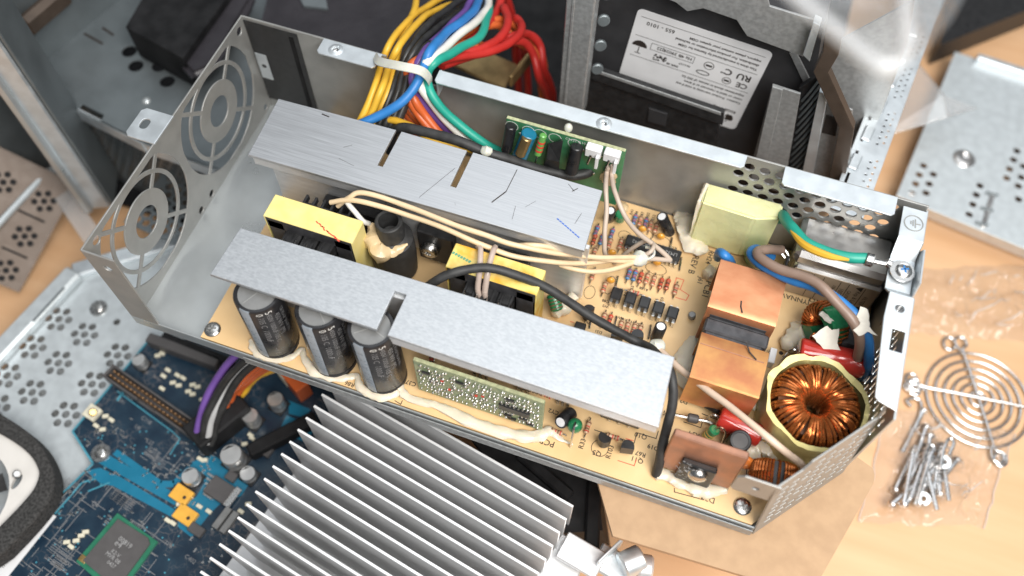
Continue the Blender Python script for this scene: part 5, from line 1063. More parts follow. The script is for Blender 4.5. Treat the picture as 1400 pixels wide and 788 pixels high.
# small surface mounted parts
mbs = MB(); mbs.box((0,0,0.07), (0.32,0.2,0.14), 0.02); ksm = Kit(mbs, 'chip_component', 'smd_cream')
for q in ((-3.39,-2.88,-8.80), (-2.99,-2.96,-8.80), (-3.57,-3.51,-8.80), (-3.14,-3.58,-8.80), (-1.00,0.02,-8.80), (-0.62,-0.02,-8.80), (-1.63,0.58,-8.80), (-1.68,0.19,-8.80), (-0.99,0.49,-8.80), (-0.61,0.44,-8.80), (0.07,0.27,-8.80), (0.39,0.25,-8.80), (0.04,-0.15,-8.80), (0.34,-0.22,-8.80), (-2.44,1.36,-8.80), (-2.60,1.16,-8.80), (-1.38,-0.48,-8.80), (0.99,-0.35,-8.80), (3.66,-5.50,-8.80), (4.23,-5.57,-8.80), (4.28,-1.79,-8.80), (4.49,-1.37,-8.80), (4.89,-1.57,-8.80), (4.34,-1.25,-8.80), (2.47,-3.28,-8.80), (2.72,-3.27,-8.80), (2.51,-6.66,-8.80), (2.83,-6.70,-8.80), (2.66,-5.74,-8.80), (5.94,-4.57,-8.80), (5.76,-5.03,-8.80), (-1.24,-9.07,-8.80), (-1.14,-8.77,-8.80), (-1.03,-8.54,-8.80), (-1.32,-9.41,-8.80), (-1.64,-9.29,-8.80)): ksm.put(MBD, (q[0],q[1],zb), rb+0.7*(rs.random()<.4))
mb = MB()
for i in range(420):
    u = rs.uniform(0,1); v = rs.uniform(0,1); q = Vector(ol[1]).lerp(Vector(ol[3]), v).lerp(Vector((3.5,1.5,0)).lerp(Vector((7.0,-11.0,0)), v), u); x, y = q.x, q.y
    if noise.noise(Vector((x*0.6,y*0.6,1.0))) < 0.0 or not inside(x, y, ol): continue
    l = rs.uniform(.08,.26); mb.box((x,y,zb+0.03), (l,0.07,0.06), rz=rb+(math.pi/2 if rs.random()<.5 else 0))
tag(mb.build('tiny_components', 'tin', MBD), kind='stuff')
mb = MB()
for i in range(150):
    v = rs.uniform(0.1,1); u = rs.uniform(.0,.7); q = Vector(ol[2]).lerp(Vector(ol[3]), v).lerp(Vector((3.5,0.5,0)).lerp(Vector((7.0,-11.0,0)), v), u); l = rs.uniform(.4,1.6)
    if inside(q.x, q.y, ol): mb.box((q.x,q.y,zb+0.006), (l,0.03,0.008), rz=rb+rs.choice((0,math.pi/2)))
for k in range(22):
    v = rs.uniform(0.1,1); u = rs.uniform(.0,.6); q = Vector(ol[2]).lerp(Vector(ol[3]), v).lerp(Vector((3.5,0.5,0)).lerp(Vector((7.0,-11.0,0)), v), u); a = rb+rs.choice((0,math.pi/2)); l = rs.uniform(.6,1.4)
    for i in range(5 if inside(q.x, q.y, ol) else 0): mb.box((q.x-math.sin(a)*0.11*i, q.y+math.cos(a)*0.11*i, zb+0.006), (l,0.03,0.008), rz=a)
for t, q in (('R241', (-3.14,-1.82,-8.80)), ('C118', (-1.27,-2.35,-8.80)), ('U9', (-1.50,-2.86,-8.80)), ('J14 FAN', (-3.06,-1.44,-8.80)), ('L22', (-0.46,-3.35,-8.80)), ('Q4', (-1.38,-7.17,-8.80)), ('CR77', (-1.16,-10.18,-8.80)), ('TP8', (3.12,-7.71,-8.80)), ('C402', (4.50,-7.98,-8.80)), ('U31', (0.70,-2.72,-8.80))): text(mb, t, 0.3, (q[0],q[1],zb+0.008), (0.97,-0.22,0), (0.22,0.97,0))
tag(mb.build('fine_tracks', 'ink_faint', MBD), kind='stuff')
mb = MB()
for i in range(130):
    v = rs.uniform(0.05,1); u = rs.uniform(.0,.8); q = Vector(ol[1]).lerp(Vector(ol[3]), v).lerp(Vector((3.5,1.0,0)).lerp(Vector((7.0,-11.0,0)), v), u); mb.lathe([(0.001,0.008),(0.05,0.008)], 6, Matrix.Translation((q.x,q.y,zb))) if inside(q.x, q.y, ol) else None
tag(mb.build('vias', 'teal_line', MBD), kind='stuff')
kb.put(MBD, (-2.54,-4.73,-8.78)); 
comp('red_connector', (5.49,2.07,-8.80), (1.7,0.8,1.5), 'w_orange', 0.05, -0.5); comp('white_connector', (4.74,2.26,-8.80), (0.8,0.5,1.2), 'smd_cream', 0.05, -0.5)
comp('black_socket', (2.79,-1.33,-8.80), (1.6,3.2,1.6), 'plastic_black_matt', 0.1, rb-0.25); comp('black_socket', (6.12,-0.79,-8.80), (0.7,3.8,0.9), 'plastic_black_matt', 0.1, rb-0.5)
# leads plugged into the main board
gl = 'leads plugged into the main board'
for pts, mat, lb, r in (([(2.25,-2.62,-7.60), (2.31,-1.53,-6.60), (2.66,-0.25,-5.40), (3.48,0.88,-4.20), (4.44,1.65,-3.20)], 'w_purple', 'purple lead plugged into the main board', .2),
    ([(2.65,-2.73,-7.60), (2.78,-1.74,-6.40), (3.16,-0.45,-5.20), (4.06,0.65,-4.00), (5.12,1.58,-3.00)], 'w_black', 'left black lead beside the purple one on the main board', .2),
    ([(2.86,-2.66,-7.60), (2.99,-1.71,-6.60), (3.30,-0.23,-5.40), (4.26,0.81,-4.00), (5.54,1.53,-3.00)], 'w_grey', 'grey lead plugged into the main board', .2),
    ([(3.02,-2.61,-7.80), (3.17,-1.69,-6.80), (3.46,-0.75,-5.80), (4.17,0.38,-4.40), (5.46,1.29,-3.00)], 'w_black', 'right black lead beside the grey one on the main board', .2),
    ([(2.71,-2.05,-7.80), (2.68,-1.29,-7.40), (2.81,-0.98,-7.00)], 'w_white', 'short white lead plugged into the main board', .17),
    ([(3.07,-0.68,-7.00), (3.39,-0.05,-6.20), (3.94,0.54,-5.20), (4.71,0.98,-4.20), (5.74,1.27,-3.00)], 'w_orange', 'left of three orange leads arching up from the main board', .22),
    ([(3.01,-0.40,-7.40), (3.33,0.23,-6.60), (3.97,0.74,-5.60), (4.94,1.07,-4.40), (6.08,1.23,-3.00)], 'w_orange', 'middle of three orange leads arching up from the main board', .22),
    ([(2.94,-0.08,-7.80), (3.30,0.48,-7.00), (3.99,0.89,-6.00), (4.98,1.11,-4.80), (6.31,1.15,-3.00)], 'w_orange', 'right of three orange leads arching up from the main board', .22),
    ([(3.22,0.37,-7.80), (3.61,0.86,-7.00), (4.27,1.07,-6.00), (5.29,1.13,-4.80), (6.71,1.13,-3.00)], 'w_yellow', 'yellow lead arching up beside the orange ones', .2)):
    W_(mat[2:]+'_wire', pts, r, mat, lb, 'wire', gl)

# ================================================================ case fan with foam surround at the left edge
FN = thing('case_fan', (-6.38,-7.84,-8.50), 'white case fan in a dark grey foam surround at the left edge', 'fan')
mb = MB(); o_ = [(-10.73,-4.70,-7.60), (-7.27,-5.05,-7.60), (-5.18,-5.56,-7.60), (-3.84,-6.43,-7.60), (-3.17,-7.19,-7.60), (-2.99,-8.49,-7.60), (-4.07,-12.21,-7.60), (-7.98,-12.51,-7.60), (-11.77,-9.26,-7.60)]
i_ = [(-10.19,-5.45,-7.60), (-7.37,-5.55,-7.60), (-5.26,-5.96,-7.60), (-4.22,-6.57,-7.60), (-3.87,-7.08,-7.60), (-3.77,-8.07,-7.60), (-4.73,-11.28,-7.60), (-8.10,-11.52,-7.60), (-11.08,-9.01,-7.60)]
me = sheet(soften([(q[0],q[1]) for q in o_]), [soften([(q[0],q[1]) for q in i_])], 1.3, 0.15); mb.mesh(me, XY(-8.0)); mb.build('foam_surround', 'foam', FN)
fp = soften([(q[0],q[1]) for q in i_]); sc_ = (-5.16,-7.59,-7.70)
plate('fan_face', fp, [circ(sc_[0],sc_[1],0.2,12,0.42), circ((-7.55,-9.31,-7.70)[0], (-7.55,-9.31,-7.70)[1], 2.6, 40)], 0.2, XY(-7.85), 'fan_white', FN)
mb = MB(); q = Vector((-8.02,-9.26,-8.40)); mb.lathe([(0.001,0.3),(1.1,0.3),(1.1,-0.5)], 30, Matrix.Translation(q)); mb.build('fan_hub', 'plastic_black', FN)
mb = MB(); mb.box((0,1.75,0), (0.9,1.4,0.05), 0, X=Matrix.Rotation(0.5,4,'Y')); kbld = Kit(mb, 'blade', 'plastic_black')
for i in range(7): kbld.put(FN, tuple(q), 2*math.pi*i/7)
mb = MB(); mb.cyl((-5.44,-7.34,-7.90), (-5.22,-7.28,-7.50), 0.2, 12, bev=.05); mb.build('screw', 'tin', FN)

# ================================================================ computer case behind the power supply
CS = thing('computer_case', (8,26,-11.9), 'open steel computer case with dark interior behind the power supply', 'computer case')
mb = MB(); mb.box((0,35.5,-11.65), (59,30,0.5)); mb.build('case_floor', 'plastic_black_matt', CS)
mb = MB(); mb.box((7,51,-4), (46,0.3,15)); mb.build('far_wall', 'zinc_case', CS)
# drive shelf with its row of round holes
sh = [(-15.52,12.00,-3.00), (-13.93,20.01,-3.00), (-8.60,25.49,-3.00), (2.56,21.65,-3.00), (2.55,10.00,-3.00), (-1.45,10.18,-3.00), (-6.53,10.45,-3.00), (-10.66,11.14,-3.00), (-11.29,11.25,-3.00), (-12.10,11.63,-3.00)]
hs = [circ(q[0], q[1], 0.46, 16) for q in ((-10.97,16.08,-3.00), (-9.72,16.53,-3.00), (-10.02,15.23,-3.00), (-8.75,15.68,-3.00), (-7.72,14.82,-3.00), (-10.77,17.32,-3.00))]
hs.append([(q[0],q[1]) for q in ((-11.36,11.73,-3.00), (-9.78,11.46,-3.00), (-9.69,10.94,-3.00), (-11.40,11.26,-3.00))])
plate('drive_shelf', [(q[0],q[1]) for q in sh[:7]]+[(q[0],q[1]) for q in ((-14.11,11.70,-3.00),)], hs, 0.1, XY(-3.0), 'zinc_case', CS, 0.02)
mb = MB(); bar(mb, (-14.72,11.90,-3.45), (-6.75,10.53,-3.45), 0.22, 1.0, 0.09); bar(mb, (-6.75,10.53,-3.45), (-1.55,10.29,-3.45), 0.22, 1.0, 0.09); mb.build('shelf_lip', 'zinc_bright', CS)
mb = MB(); mb.ball((-8.10,13.14,-2.95), (.26,.26,.14), 12, 6); mb.build('shelf_rivet', 'zinc', CS)
for a, b in (((-14.17,16.39,-2.93), (-12.72,16.05,-2.93)), ((-13.41,17.16,-2.93), (-12.49,16.87,-2.93))):
    mb = MB(); bar(mb, a, b, 0.14, 0.03, 0); mb.build('shelf_slot', 'ink_black', CS)
# left inner wall and corner post
a = Vector((-15.43,12.15,-3.00)); b = Vector((-13.64,19.79,-3.00)); mb = MB(); dd = (b-a).normalized(); a = a-dd*0.5; b = b+dd*8
mb.hexa([a, b, b+Vector((-0.3,0,0)), a+Vector((-0.3,0,0))], [a+Vector((0,0,12)), b+Vector((0,0,12)), b+Vector((-.3,0,12)), a+Vector((-.3,0,12))]); mb.build('inner_wall', 'zinc_case', CS)
mb = MB(); q = Vector((-14.47,15.08,0.00)); mb.box(tuple(q), (0.8,3.4,1.4), 0.3, rz=-0.2); mb.build('wall_latch', 'brown_steel', CS)
p0 = Vector((-11.15,8.96,-9.30)); mb = MB(); X = Matrix.Translation(p0) @ Matrix.Rotation(0.45,4,'Z'); mb.box((-0.1,0,11), (1.2,0.25,22), 0.1, X); mb.build('corner_post', 'zinc_bright', CS)
mb = MB(); mb.box((0.62,1.3,11), (0.2,2.6,22), 0.05, X); mb.build('post_flange', 'zinc_case', CS)
mb = MB(); mb.box((-0.75,-0.2,11), (0.5,0.5,22), 0.12, X); mb.build('post_bead', 'zinc', CS)
# dark perforated wall below the shelf
ga = Vector((-15.02,12.23,-3.80)); gb_ = Vector((-5.17,10.74,-3.80))
hs = [circ(0.5+x*0.62+(0.31 if z % 2 else 0), -0.5-0.54*z, 0.22, 10) for x in range(0,17) for z in range(12)]
plate('grille_wall', [(0,-7.6),((gb_-ga).length,-7.6),((gb_-ga).length,0),(0,0)], hs, 0.08, frame(ga+Vector((0,0.35,0)), gb_-ga, (0,0.02,1)), 'zinc_case', CS)
mb = MB(); mb.box((-16,15.5,-11.4), (25,10,0.3)); mb.build('shade_floor', 'plastic_black_matt', CS)  # black sheet added so the shelf and grille holes read as shaded
hs = [circ(x*0.62+(0.31 if y % 2 else 0), y*0.54, 0.23, 10) for x in range(0,10) for y in range(0,14)]
plate('grille_floor', [(-0.6,-0.5),(6.6,-0.5),(6.6,7.6),(-0.6,7.6)], hs, 0.08, frame((-7.47,8.06,-7.50), (1,-0.1,0), (0.1,1,0)), 'zinc_case', CS)
# right wall seen from inside
w0 = Vector((30.11,17.60,1.00)); w1 = Vector((31.81,27.80,1.00)); dd = (w1-w0).normalized(); XW = frame((w0.x,w0.y,0), dd, (0,0,1)); LW = (w1-w0).length
sq = [rect(1.3,-6.0,2.3,-4.6)]
dots = [circ(0.6+i*0.36, 0.55-0.32*j, 0.09, 8) for i in range(70) for j in range(3) if i % 9 < 7]
slits = [rect(0.4+i*1.9, -1.75, 1.5+i*1.9, -1.5) for i in range(12)]
plate('right_wall', [(-1.5,-11.4),(30,-11.4),(30,1.0),(-1.5,1.0)], sq+dots+slits, 0.1, XW, 'galvanised', CS, 0.02)
fl = [(28.97,16.88,1.06), (30.38,17.29,1.06), (32.09,27.84,1.06), (30.33,28.32,1.06)]
XF = frame(fl[0], Vector(fl[3])-Vector(fl[0]), Vector(fl[1])-Vector(fl[0])); LF = (Vector(fl[3])-Vector(fl[0])).length
dots = [circ(0.35+i*0.42+(0.2 if j else 0), 1.05+0.28*j, 0.085, 8) for i in range(28) for j in range(2) if i % 8 < 6] + [rect(0.5+i*1.5, 0.2, 1.4+i*1.5, 0.36) for i in range(8)]
plate('wall_flange', [(-1,0),(LF+8,0),(LF+8,1.62),(-1,1.62)], dots, 0.08, XF, 'zinc_bright', CS, 0.02)
for i in range(6):
    mb = MB(); mb.box(tuple(XW @ Vector((1.2+i*2.0,1.16,0.75 if XW.to_3x3().col[2].x < 0 else -0.75))), (0.5,1.0,0.16), 0.07, rz=math.atan2(dd.y,dd.x)-math.pi/2); mb.build('contact_spring', 'zinc_bright', CS)
# bent bar standing in front of that wall
# folded sheet metal round the hard drive
def strip(nm, pts, y, th, mat, parent=None): return plate(nm, [(q[0],q[2]) for q in pts], [], th, XZ(y), mat, parent or CS, 0.02)
strip('drive_bracket', [(24.54,18.80,4.89), (25.83,18.80,4.79), (26.98,18.80,-2.48), (25.09,18.80,-2.45)], 18.8, 0.12, 'galvanised')
strip('drive_bracket_rib', [(24.55,18.60,5.01), (25.00,18.60,4.98), (25.80,18.60,-2.31), (25.24,18.60,-2.25)], 18.6, 0.16, 'galvanised')
strip('cross_bracket', [(17.08,19.20,8.30), (19.32,19.20,7.91), (19.89,19.20,7.58), (20.55,19.20,7.97), (22.10,19.20,7.79), (22.74,19.20,7.04), (25.34,19.20,6.69), (25.30,19.20,8.78), (23.24,19.20,8.93), (22.70,19.20,10.05)], 19.2, 0.12, 'galvanised')
strip('bracket_fold', [(25.30,18.90,7.24), (25.19,18.90,9.11), (25.46,18.90,9.03), (25.63,18.90,7.00)], 18.9, 0.5, 'zinc_bright')
strip('cable_channel', [(25.75,19.30,4.72), (26.50,19.30,6.08), (28.85,19.30,-2.79), (26.98,19.30,-3.15)], 19.3, 0.3, 'plastic_black')
for i in range(14):
    q0 = Vector((26.46,19.10,5.89)).lerp(Vector((27.79,19.10,-1.70)), i/14); q1 = Vector((25.99,19.10,4.52)).lerp(Vector((27.19,19.10,-3.19)), (i+.9)/14)
    MB().tube(spline([q0, q0.lerp(q1,.5)+Vector((0,-.15,.1)), q1],4), 0.06, 6).build('mesh_strand', 'zinc_case', CS)
strip('side_channel', [(26.94,18.70,5.42), (26.58,18.70,5.49), (27.72,18.70,-1.99), (28.26,18.70,-2.00)], 18.7, 0.4, 'zinc_bright')
strip('rear_plate', [(27.04,19.00,4.69), (28.31,19.00,4.43), (30.57,19.00,-2.89), (28.35,19.00,-3.31)], 19.0, 0.1, 'galvanised')
strip('bent_bar', [(25.74,18.30,9.27), (25.97,18.30,8.25), (25.93,18.30,7.03), (28.01,18.30,4.06), (29.07,18.30,-1.65), (29.85,18.30,-1.73), (28.60,18.30,4.21), (26.49,18.30,7.19), (26.58,18.30,8.29), (26.39,18.30,9.33)], 18.3, 0.5, 'brown_steel')
strip('inner_panel', [(26.65,22.00,5.15), (29.11,22.00,8.67), (29.73,22.00,6.23), (30.74,22.00,-3.44), (29.09,22.00,-4.90)], 22.0, 0.1, 'galvanised')
strip('plate_window', [(27.36,18.92,3.72), (27.91,18.92,3.73), (28.15,18.92,2.54), (27.52,18.92,2.54)], 18.92, 0.06, 'ink_black')
# upright channel post
mb = MB(); q = Vector((15.38,17.50,1.68)); mb.box((q.x,17.5,q.z+3.0), (1.25,0.12,8.0), 0.03); mb.box((q.x-0.6,17.75,q.z+3.0), (0.12,0.5,8.0), 0.03); mb.box((q.x+0.6,17.9,q.z+3.0), (0.12,0.8,8.0), 0.03)
mb.box((q.x-0.3,17.42,q.z+3.0), (0.14,0.08,7.9), 0.03); mb.build('upright_post', 'galvanised', CS)
for i in range(4):
    mb = MB(); mb.cyl((q.x+0.9,18.5,q.z+1.6+i*1.6), (q.x+0.98,18.3,q.z+1.65+i*1.6), 0.3, 16, bev=.05); mb.build('post_boss', 'zinc_case', CS)

# ---- hard drive standing upright in its bay, label towards the viewer and upside down
HD = thing('hard_drive', (21,21.2,-3.5), 'dark grey hard drive with white printed label standing upright in the case', 'hard drive')
plate('drive_body', [(q[0],q[2]) for q in ((15.05,20.00,8.50), (25.78,20.00,7.68), (26.42,20.00,4.13), (28.19,20.00,-6.25), (16.22,20.00,-9.13))], [], 2.0, XZ(21.02), 'drive_black', HD)
strip('drive_cover_edge', [(24.81,19.95,5.94), (25.03,19.95,6.11), (26.15,19.95,4.59), (25.96,19.95,4.31)], 19.95, 0.1, 'galvanised', HD)
uo = Vector((24.13,19.97,5.67)); ux = (Vector((17.58,19.97,6.26))-uo); kL = ux.length/8.65; ux = ux.normalized(); uy = Vector((24.72,19.97,-1.65))-uo; uy = (uy-ux*uy.dot(ux)).normalized(); un = ux.cross(uy)
XL = frame(uo, ux, uy) @ Matrix.Diagonal((kL,kL,kL,1)); Lw, Lh = 8.65, 7.7
mb = MB(); me = sheet(rect(0,0,Lw,Lh,0.35), [], 0.02); mb.mesh(me, XL); lab_ = mb.build('drive_label', 'label_white', HD)
mb = MB(); ZL = 0.02 if un.y < 0 else -0.02
def lt(t, s_, x, y, al='LEFT', th=0.008):
    me = textmesh(t, s_, al, th); mb.mesh(me, XL @ Matrix.Translation((x,y,ZL))); bpy.data.meshes.remove(me)
def lrect(x, y, w_, h_): mb.box((x+w_/2,y+h_/2,ZL), (w_,h_,0.006), 0, XL)
# writing reads with its top towards the viewer, left end at the right of the picture
for x, y, w_, h_ in ((0.3,0.55,Lw-0.6,0.03), (0.3,2.15,Lw-0.6,0.03), (0.3,3.95,Lw-0.6,0.03), (0.3,4.25+0.0,0.01,0.01)): lrect(x, y, w_, h_)
lt('655 - 1010', 0.42, Lw-2.6, 0.95)
lt('This drive is manufactured by Seagate for OEM', 0.27, 0.45, 1.78); lt('distribution. For product information or technical', 0.27, 0.45, 1.40); lt('support, please contact your system OEM', 0.27, 0.45, 1.02)
for x, y, w_, h_ in ((4.3,2.42,2.9,0.03),(4.3,2.98,2.9,0.03),(4.3,2.42,0.03,0.58),(7.17,2.42,0.03,0.58)): lrect(x, y, w_, h_)
lt('Hz 4B 39028J22', 0.36, 4.45, 2.70)
lt('RU', 0.72, 0.5, 2.75, th=0.02); lt('C', 0.72, 1.75, 2.72, th=0.02); lt('us', 0.26, 2.25, 2.95)
lt('CE', 0.62, 0.5, 3.50, th=0.015); lt('N-1117', 0.24, 4.4, 3.35); lt('5000 dB', 0.24, 5.1, 3.7)
lt('Caution:  Product warranty is void if any', 0.27, 0.45, 5.10); lt('cover or label is removed or if drive', 0.27, 0.45, 4.72); lt('experiences shock in excess of 350 Gs', 0.27, 0.45, 4.34)
lt('80GB 9W2', 0.34, 0.45, 6.05)
for cx, cy, r in ((1.9,3.5,0.30), (3.3,2.75,0.34)):
    mb.lathe([(r-0.05,0),(r,0)], 24, XL @ Matrix.Translation((cx,cy,ZL))); mb.box((cx,cy,ZL), (r*1.2,0.16,0.004), 0, XL)
mb.mesh(sheet(circ(0,0,0.45,24,0.2), [circ(0,0,0.38,24,0.13)], 0.004), XL @ Matrix.Translation((3.5,3.5,ZL)))
# round half-dome emblem, block code and a fruit shaped emblem
Xm = XL @ Matrix.Translation((Lw-0.75,3.25,ZL))
mb.mesh(sheet([(0.5*math.cos(math.pi*i/16),0.5*math.sin(math.pi*i/16)) for i in range(17)], [], 0.004), Xm @ Matrix.Translation((0,-0.2,0)) @ Matrix.Rotation(math.pi,4,'Z')); mb.box((0,0.12,0), (0.06,0.55,0.004), 0, Xm); mb.box((0,0.4,0), (0.4,0.06,0.004), 0, Xm)
for i in range(26): mb.box((5.95+rs.random()*0.9, 3.25+rs.random()*0.5, ZL), (0.12,0.09,0.004), 0, XL)
Xm = XL @ Matrix.Translation((0.75,6.75,ZL))
mb.mesh(sheet([(-.25,.18),(-.12,.24),(0,.2),(.12,.24),(.22,.2),(.27,.12),(.2,.04),(.2,-.06),(.29,-.13),(.2,-.3),(.1,-.36),(0,-.31),(-.1,-.36),(-.22,-.26),(-.32,-.02),(-.31,.1)], [], 0.004), Xm); mb.mesh(sheet([(0,.24),(.02,.36),(.14,.44),(.13,.32)], [], 0.004), Xm)
tag(mb.build('label_print', 'ink_black', lab_), kind='stuff')
SL = thing('drive_sled', (19,18.6,-2), 'black plastic drive sled with a silver rail in front of the hard drive', 'drive sled')
strip('sled_body', [(15.20,19.00,2.40), (22.70,19.00,1.62), (23.09,19.00,-1.49), (15.31,19.00,-4.97)], 19.0, 0.5, 'plastic_black', SL)
strip('rail', [(15.49,18.60,3.22), (22.78,18.60,2.54), (22.89,18.60,1.70), (15.51,18.60,2.50)], 18.6, 0.3, 'plastic_black', SL)
strip('rail_edge', [(15.58,18.42,3.24), (22.63,18.42,2.58), (22.67,18.42,2.42), (15.60,18.42,3.09)], 18.42, 0.06, 'galvanised', SL)
strip('sled_latch', [(19.19,18.70,1.20), (20.12,18.70,1.13), (20.15,18.70,0.22), (19.25,18.70,0.25)], 18.7, 0.1, 'drive_black', SL)
# ---- dark drive boxes at the back left
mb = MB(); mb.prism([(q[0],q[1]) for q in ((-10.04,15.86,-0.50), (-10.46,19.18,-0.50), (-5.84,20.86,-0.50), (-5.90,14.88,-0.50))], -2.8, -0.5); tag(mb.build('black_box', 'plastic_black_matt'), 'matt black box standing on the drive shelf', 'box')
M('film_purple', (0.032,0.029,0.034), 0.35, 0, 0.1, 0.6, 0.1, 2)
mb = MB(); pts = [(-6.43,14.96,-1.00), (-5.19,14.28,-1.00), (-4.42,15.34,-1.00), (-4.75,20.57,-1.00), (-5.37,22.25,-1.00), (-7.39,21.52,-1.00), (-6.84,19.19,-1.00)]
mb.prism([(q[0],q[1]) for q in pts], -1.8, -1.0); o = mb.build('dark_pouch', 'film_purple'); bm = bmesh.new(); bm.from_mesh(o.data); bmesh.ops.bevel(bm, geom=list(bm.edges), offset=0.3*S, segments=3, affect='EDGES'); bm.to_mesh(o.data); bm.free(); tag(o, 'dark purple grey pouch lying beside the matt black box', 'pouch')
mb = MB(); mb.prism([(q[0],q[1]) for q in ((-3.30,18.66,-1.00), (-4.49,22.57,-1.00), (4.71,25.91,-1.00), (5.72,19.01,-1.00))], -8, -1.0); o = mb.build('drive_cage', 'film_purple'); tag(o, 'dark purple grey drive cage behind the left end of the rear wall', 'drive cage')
mb = MB(); mb.prism([(q[0],q[1]) for q in ((-3.39,22.73,-0.80), (-1.62,23.38,-0.80), (-0.25,21.24,-0.80), (-1.64,20.98,-0.80))], -1.0, -0.8); tag(mb.build('metal_strap', 'zinc_case'), 'pale metal strap on the dark drive cage', 'strap')
BR = thing('bronze_bracket', (9.89,19.95,-1.00), 'bronze coloured folded metal bracket behind the lead bundle', 'bracket')
mb = MB(); mb.hexa([(7.32,20.07,-1.20), (7.91,21.74,-1.20), (11.16,21.18,-1.20), (11.21,19.23,-1.20)], [(7.38,20.07,-1.00), (7.98,21.68,-1.00), (11.23,21.12,-1.00), (11.19,19.31,-1.00)]); mb.build('bracket_plate', 'bronze', BR)
mb = MB(); bar(mb, (11.45,19.38,-0.50), (12.00,21.81,-0.50), 0.25, 0.9, 0.08); mb.build('bracket_ear', 'bronze', BR)

# ================================================================ left edge: standing perforated panel
LP = thing('perforated_panel', (-15.79,6.82,-10.00), 'perforated steel panel reflecting the wooden desk at the left edge', 'panel')
XP = frame((-14.20,2.88,-11.60), Vector((-13.59,9.16,-9.60))-Vector((-14.20,2.88,-11.60)), (-0.75,0.1,0.65))
hs = []
for cx in (0.9, 3.2, 5.6):
    for cy in (1.2, 3.6, 6.0):
        for k in range(7):
            a = math.pi/3*k; rr_ = 0 if k == 6 else 0.52; hs.append(circ(cx+rr_*math.cos(a), cy+rr_*math.sin(a), 0.19, 10))
hs += [rect(2.0+0.0,0.5,2.14,2.0), rect(4.4,0.6,4.54,2.2), rect(4.4,4.4,4.54,5.8), circ(2.2,2.9,0.5,16,0.3)]
plate('panel_sheet', [(0,0),(7.4,0),(7.4,8),(0,8)], hs, 0.1, XP, 'brown_steel', LP)  # brown base colour stands in for the desk reflected in bare steel
plate('hole_shade_sheet', [(0.1,0.1),(7.3,0.1),(7.3,7.9),(0.1,7.9)], [], 0.1, XP @ Matrix.Translation((0,0,-0.35 if (XP.to_3x3() @ Vector((0,0,1))).z > 0 else 0.35)), 'plastic_black_matt', LP)  # black sheet added behind the holes to stand in for shade
mb = MB(); mb.box((-17.5,14,-0.5), (0.4,9,22)); mb.build('outer_shade_wall', 'zinc_case', CS)  # case side added mostly out of view to block light from the left corner
mb = MB(); mb.tube([(-15.74,4.97,-8.50), (-15.15,9.52,-8.50)], 0.2, 8); tag(mb.build('white_rod', 'panel_white'), 'pale rod crossing the perforated panel', 'rod')
mb = MB(); mb.hexa([(-16.59,9.89,-9.80), (-16.11,10.79,-9.80), (-10.40,7.38,-9.80), (-10.86,6.33,-9.80)], [(-16.23,9.75,-9.30), (-15.76,10.64,-9.30), (-10.10,7.26,-9.30), (-10.56,6.22,-9.30)]); tag(mb.build('clear_strip', 'cloudy_plastic'), 'cloudy plastic strip between perforated panel and corner post', 'plastic strip')

# ================================================================ right of the power supply: things on the desk
PL = thing('drive_plate', (39.46,34.27,-11.90), 'flat silver steel plate with rows of small holes on the desk', 'plate')
zp = -10.4
def zs(u, v): pass
hs = [circ(q[0], q[1], 0.26, 12) for q in ((36.08,30.11,-10.40), (35.91,29.28,-10.40), (36.76,29.62,-10.40), (35.78,28.47,-10.40), (36.60,28.77,-10.40), (35.66,27.65,-10.40), (36.50,27.98,-10.40), (39.68,29.72,-10.40), (39.53,28.92,-10.40), (39.39,28.09,-10.40), (39.25,27.22,-10.40), (41.69,33.39,-10.40), (41.53,32.57,-10.40), (41.36,31.71,-10.40), (41.24,30.92,-10.40), (42.13,31.30,-10.40), (42.00,30.53,-10.40), (42.19,32.25,-10.40), (42.08,29.48,-10.40))]
ol = [(34.78,27.15,-10.40), (36.95,40.83,-10.40), (42.65,40.05,-10.40), (47.45,39.86,-10.40), (47.89,24.97,-10.40)]
plate('plate_sheet', [(q[0],q[1]) for q in ol], hs, 0.14, XY(zp), 'panel_white', PL, 0.03)
mb = MB(); bar(mb, (34.97,27.77,-11.15), (48.29,25.55,-11.15), 0.14, 1.5, 0.03); mb.build('plate_hem', 'zinc_bright', PL); mb = MB(); bar(mb, (38.31,40.45,-10.10), (47.29,39.53,-10.10), 0.5, 0.6, 0.05); mb.build('plate_hem', 'zinc_bright', PL)
mb = MB(); q = (38.49,31.56,-10.35); mb.lathe([(0.75,0.0),(0.6,0.12),(0.4,0.16),(0.25,0.05),(0.001,0.02)], 24, Matrix.Translation(q)); mb.build('pressed_boss', 'chrome', PL)
mb = MB(); bar(mb, (40.50,29.36,-10.28), (40.14,26.42,-10.28), 0.28, 0.14, 0.04); mb.build('sprung_clip', 'chrome', PL)
for q in ((40.43,29.21,-10.20), (40.24,27.90,-10.20), (40.04,26.67,-10.20)):
    mb = MB(); mb.box(q, (0.75,0.16,0.12), 0.03); mb.build('clip_bar', 'zinc_case', PL)
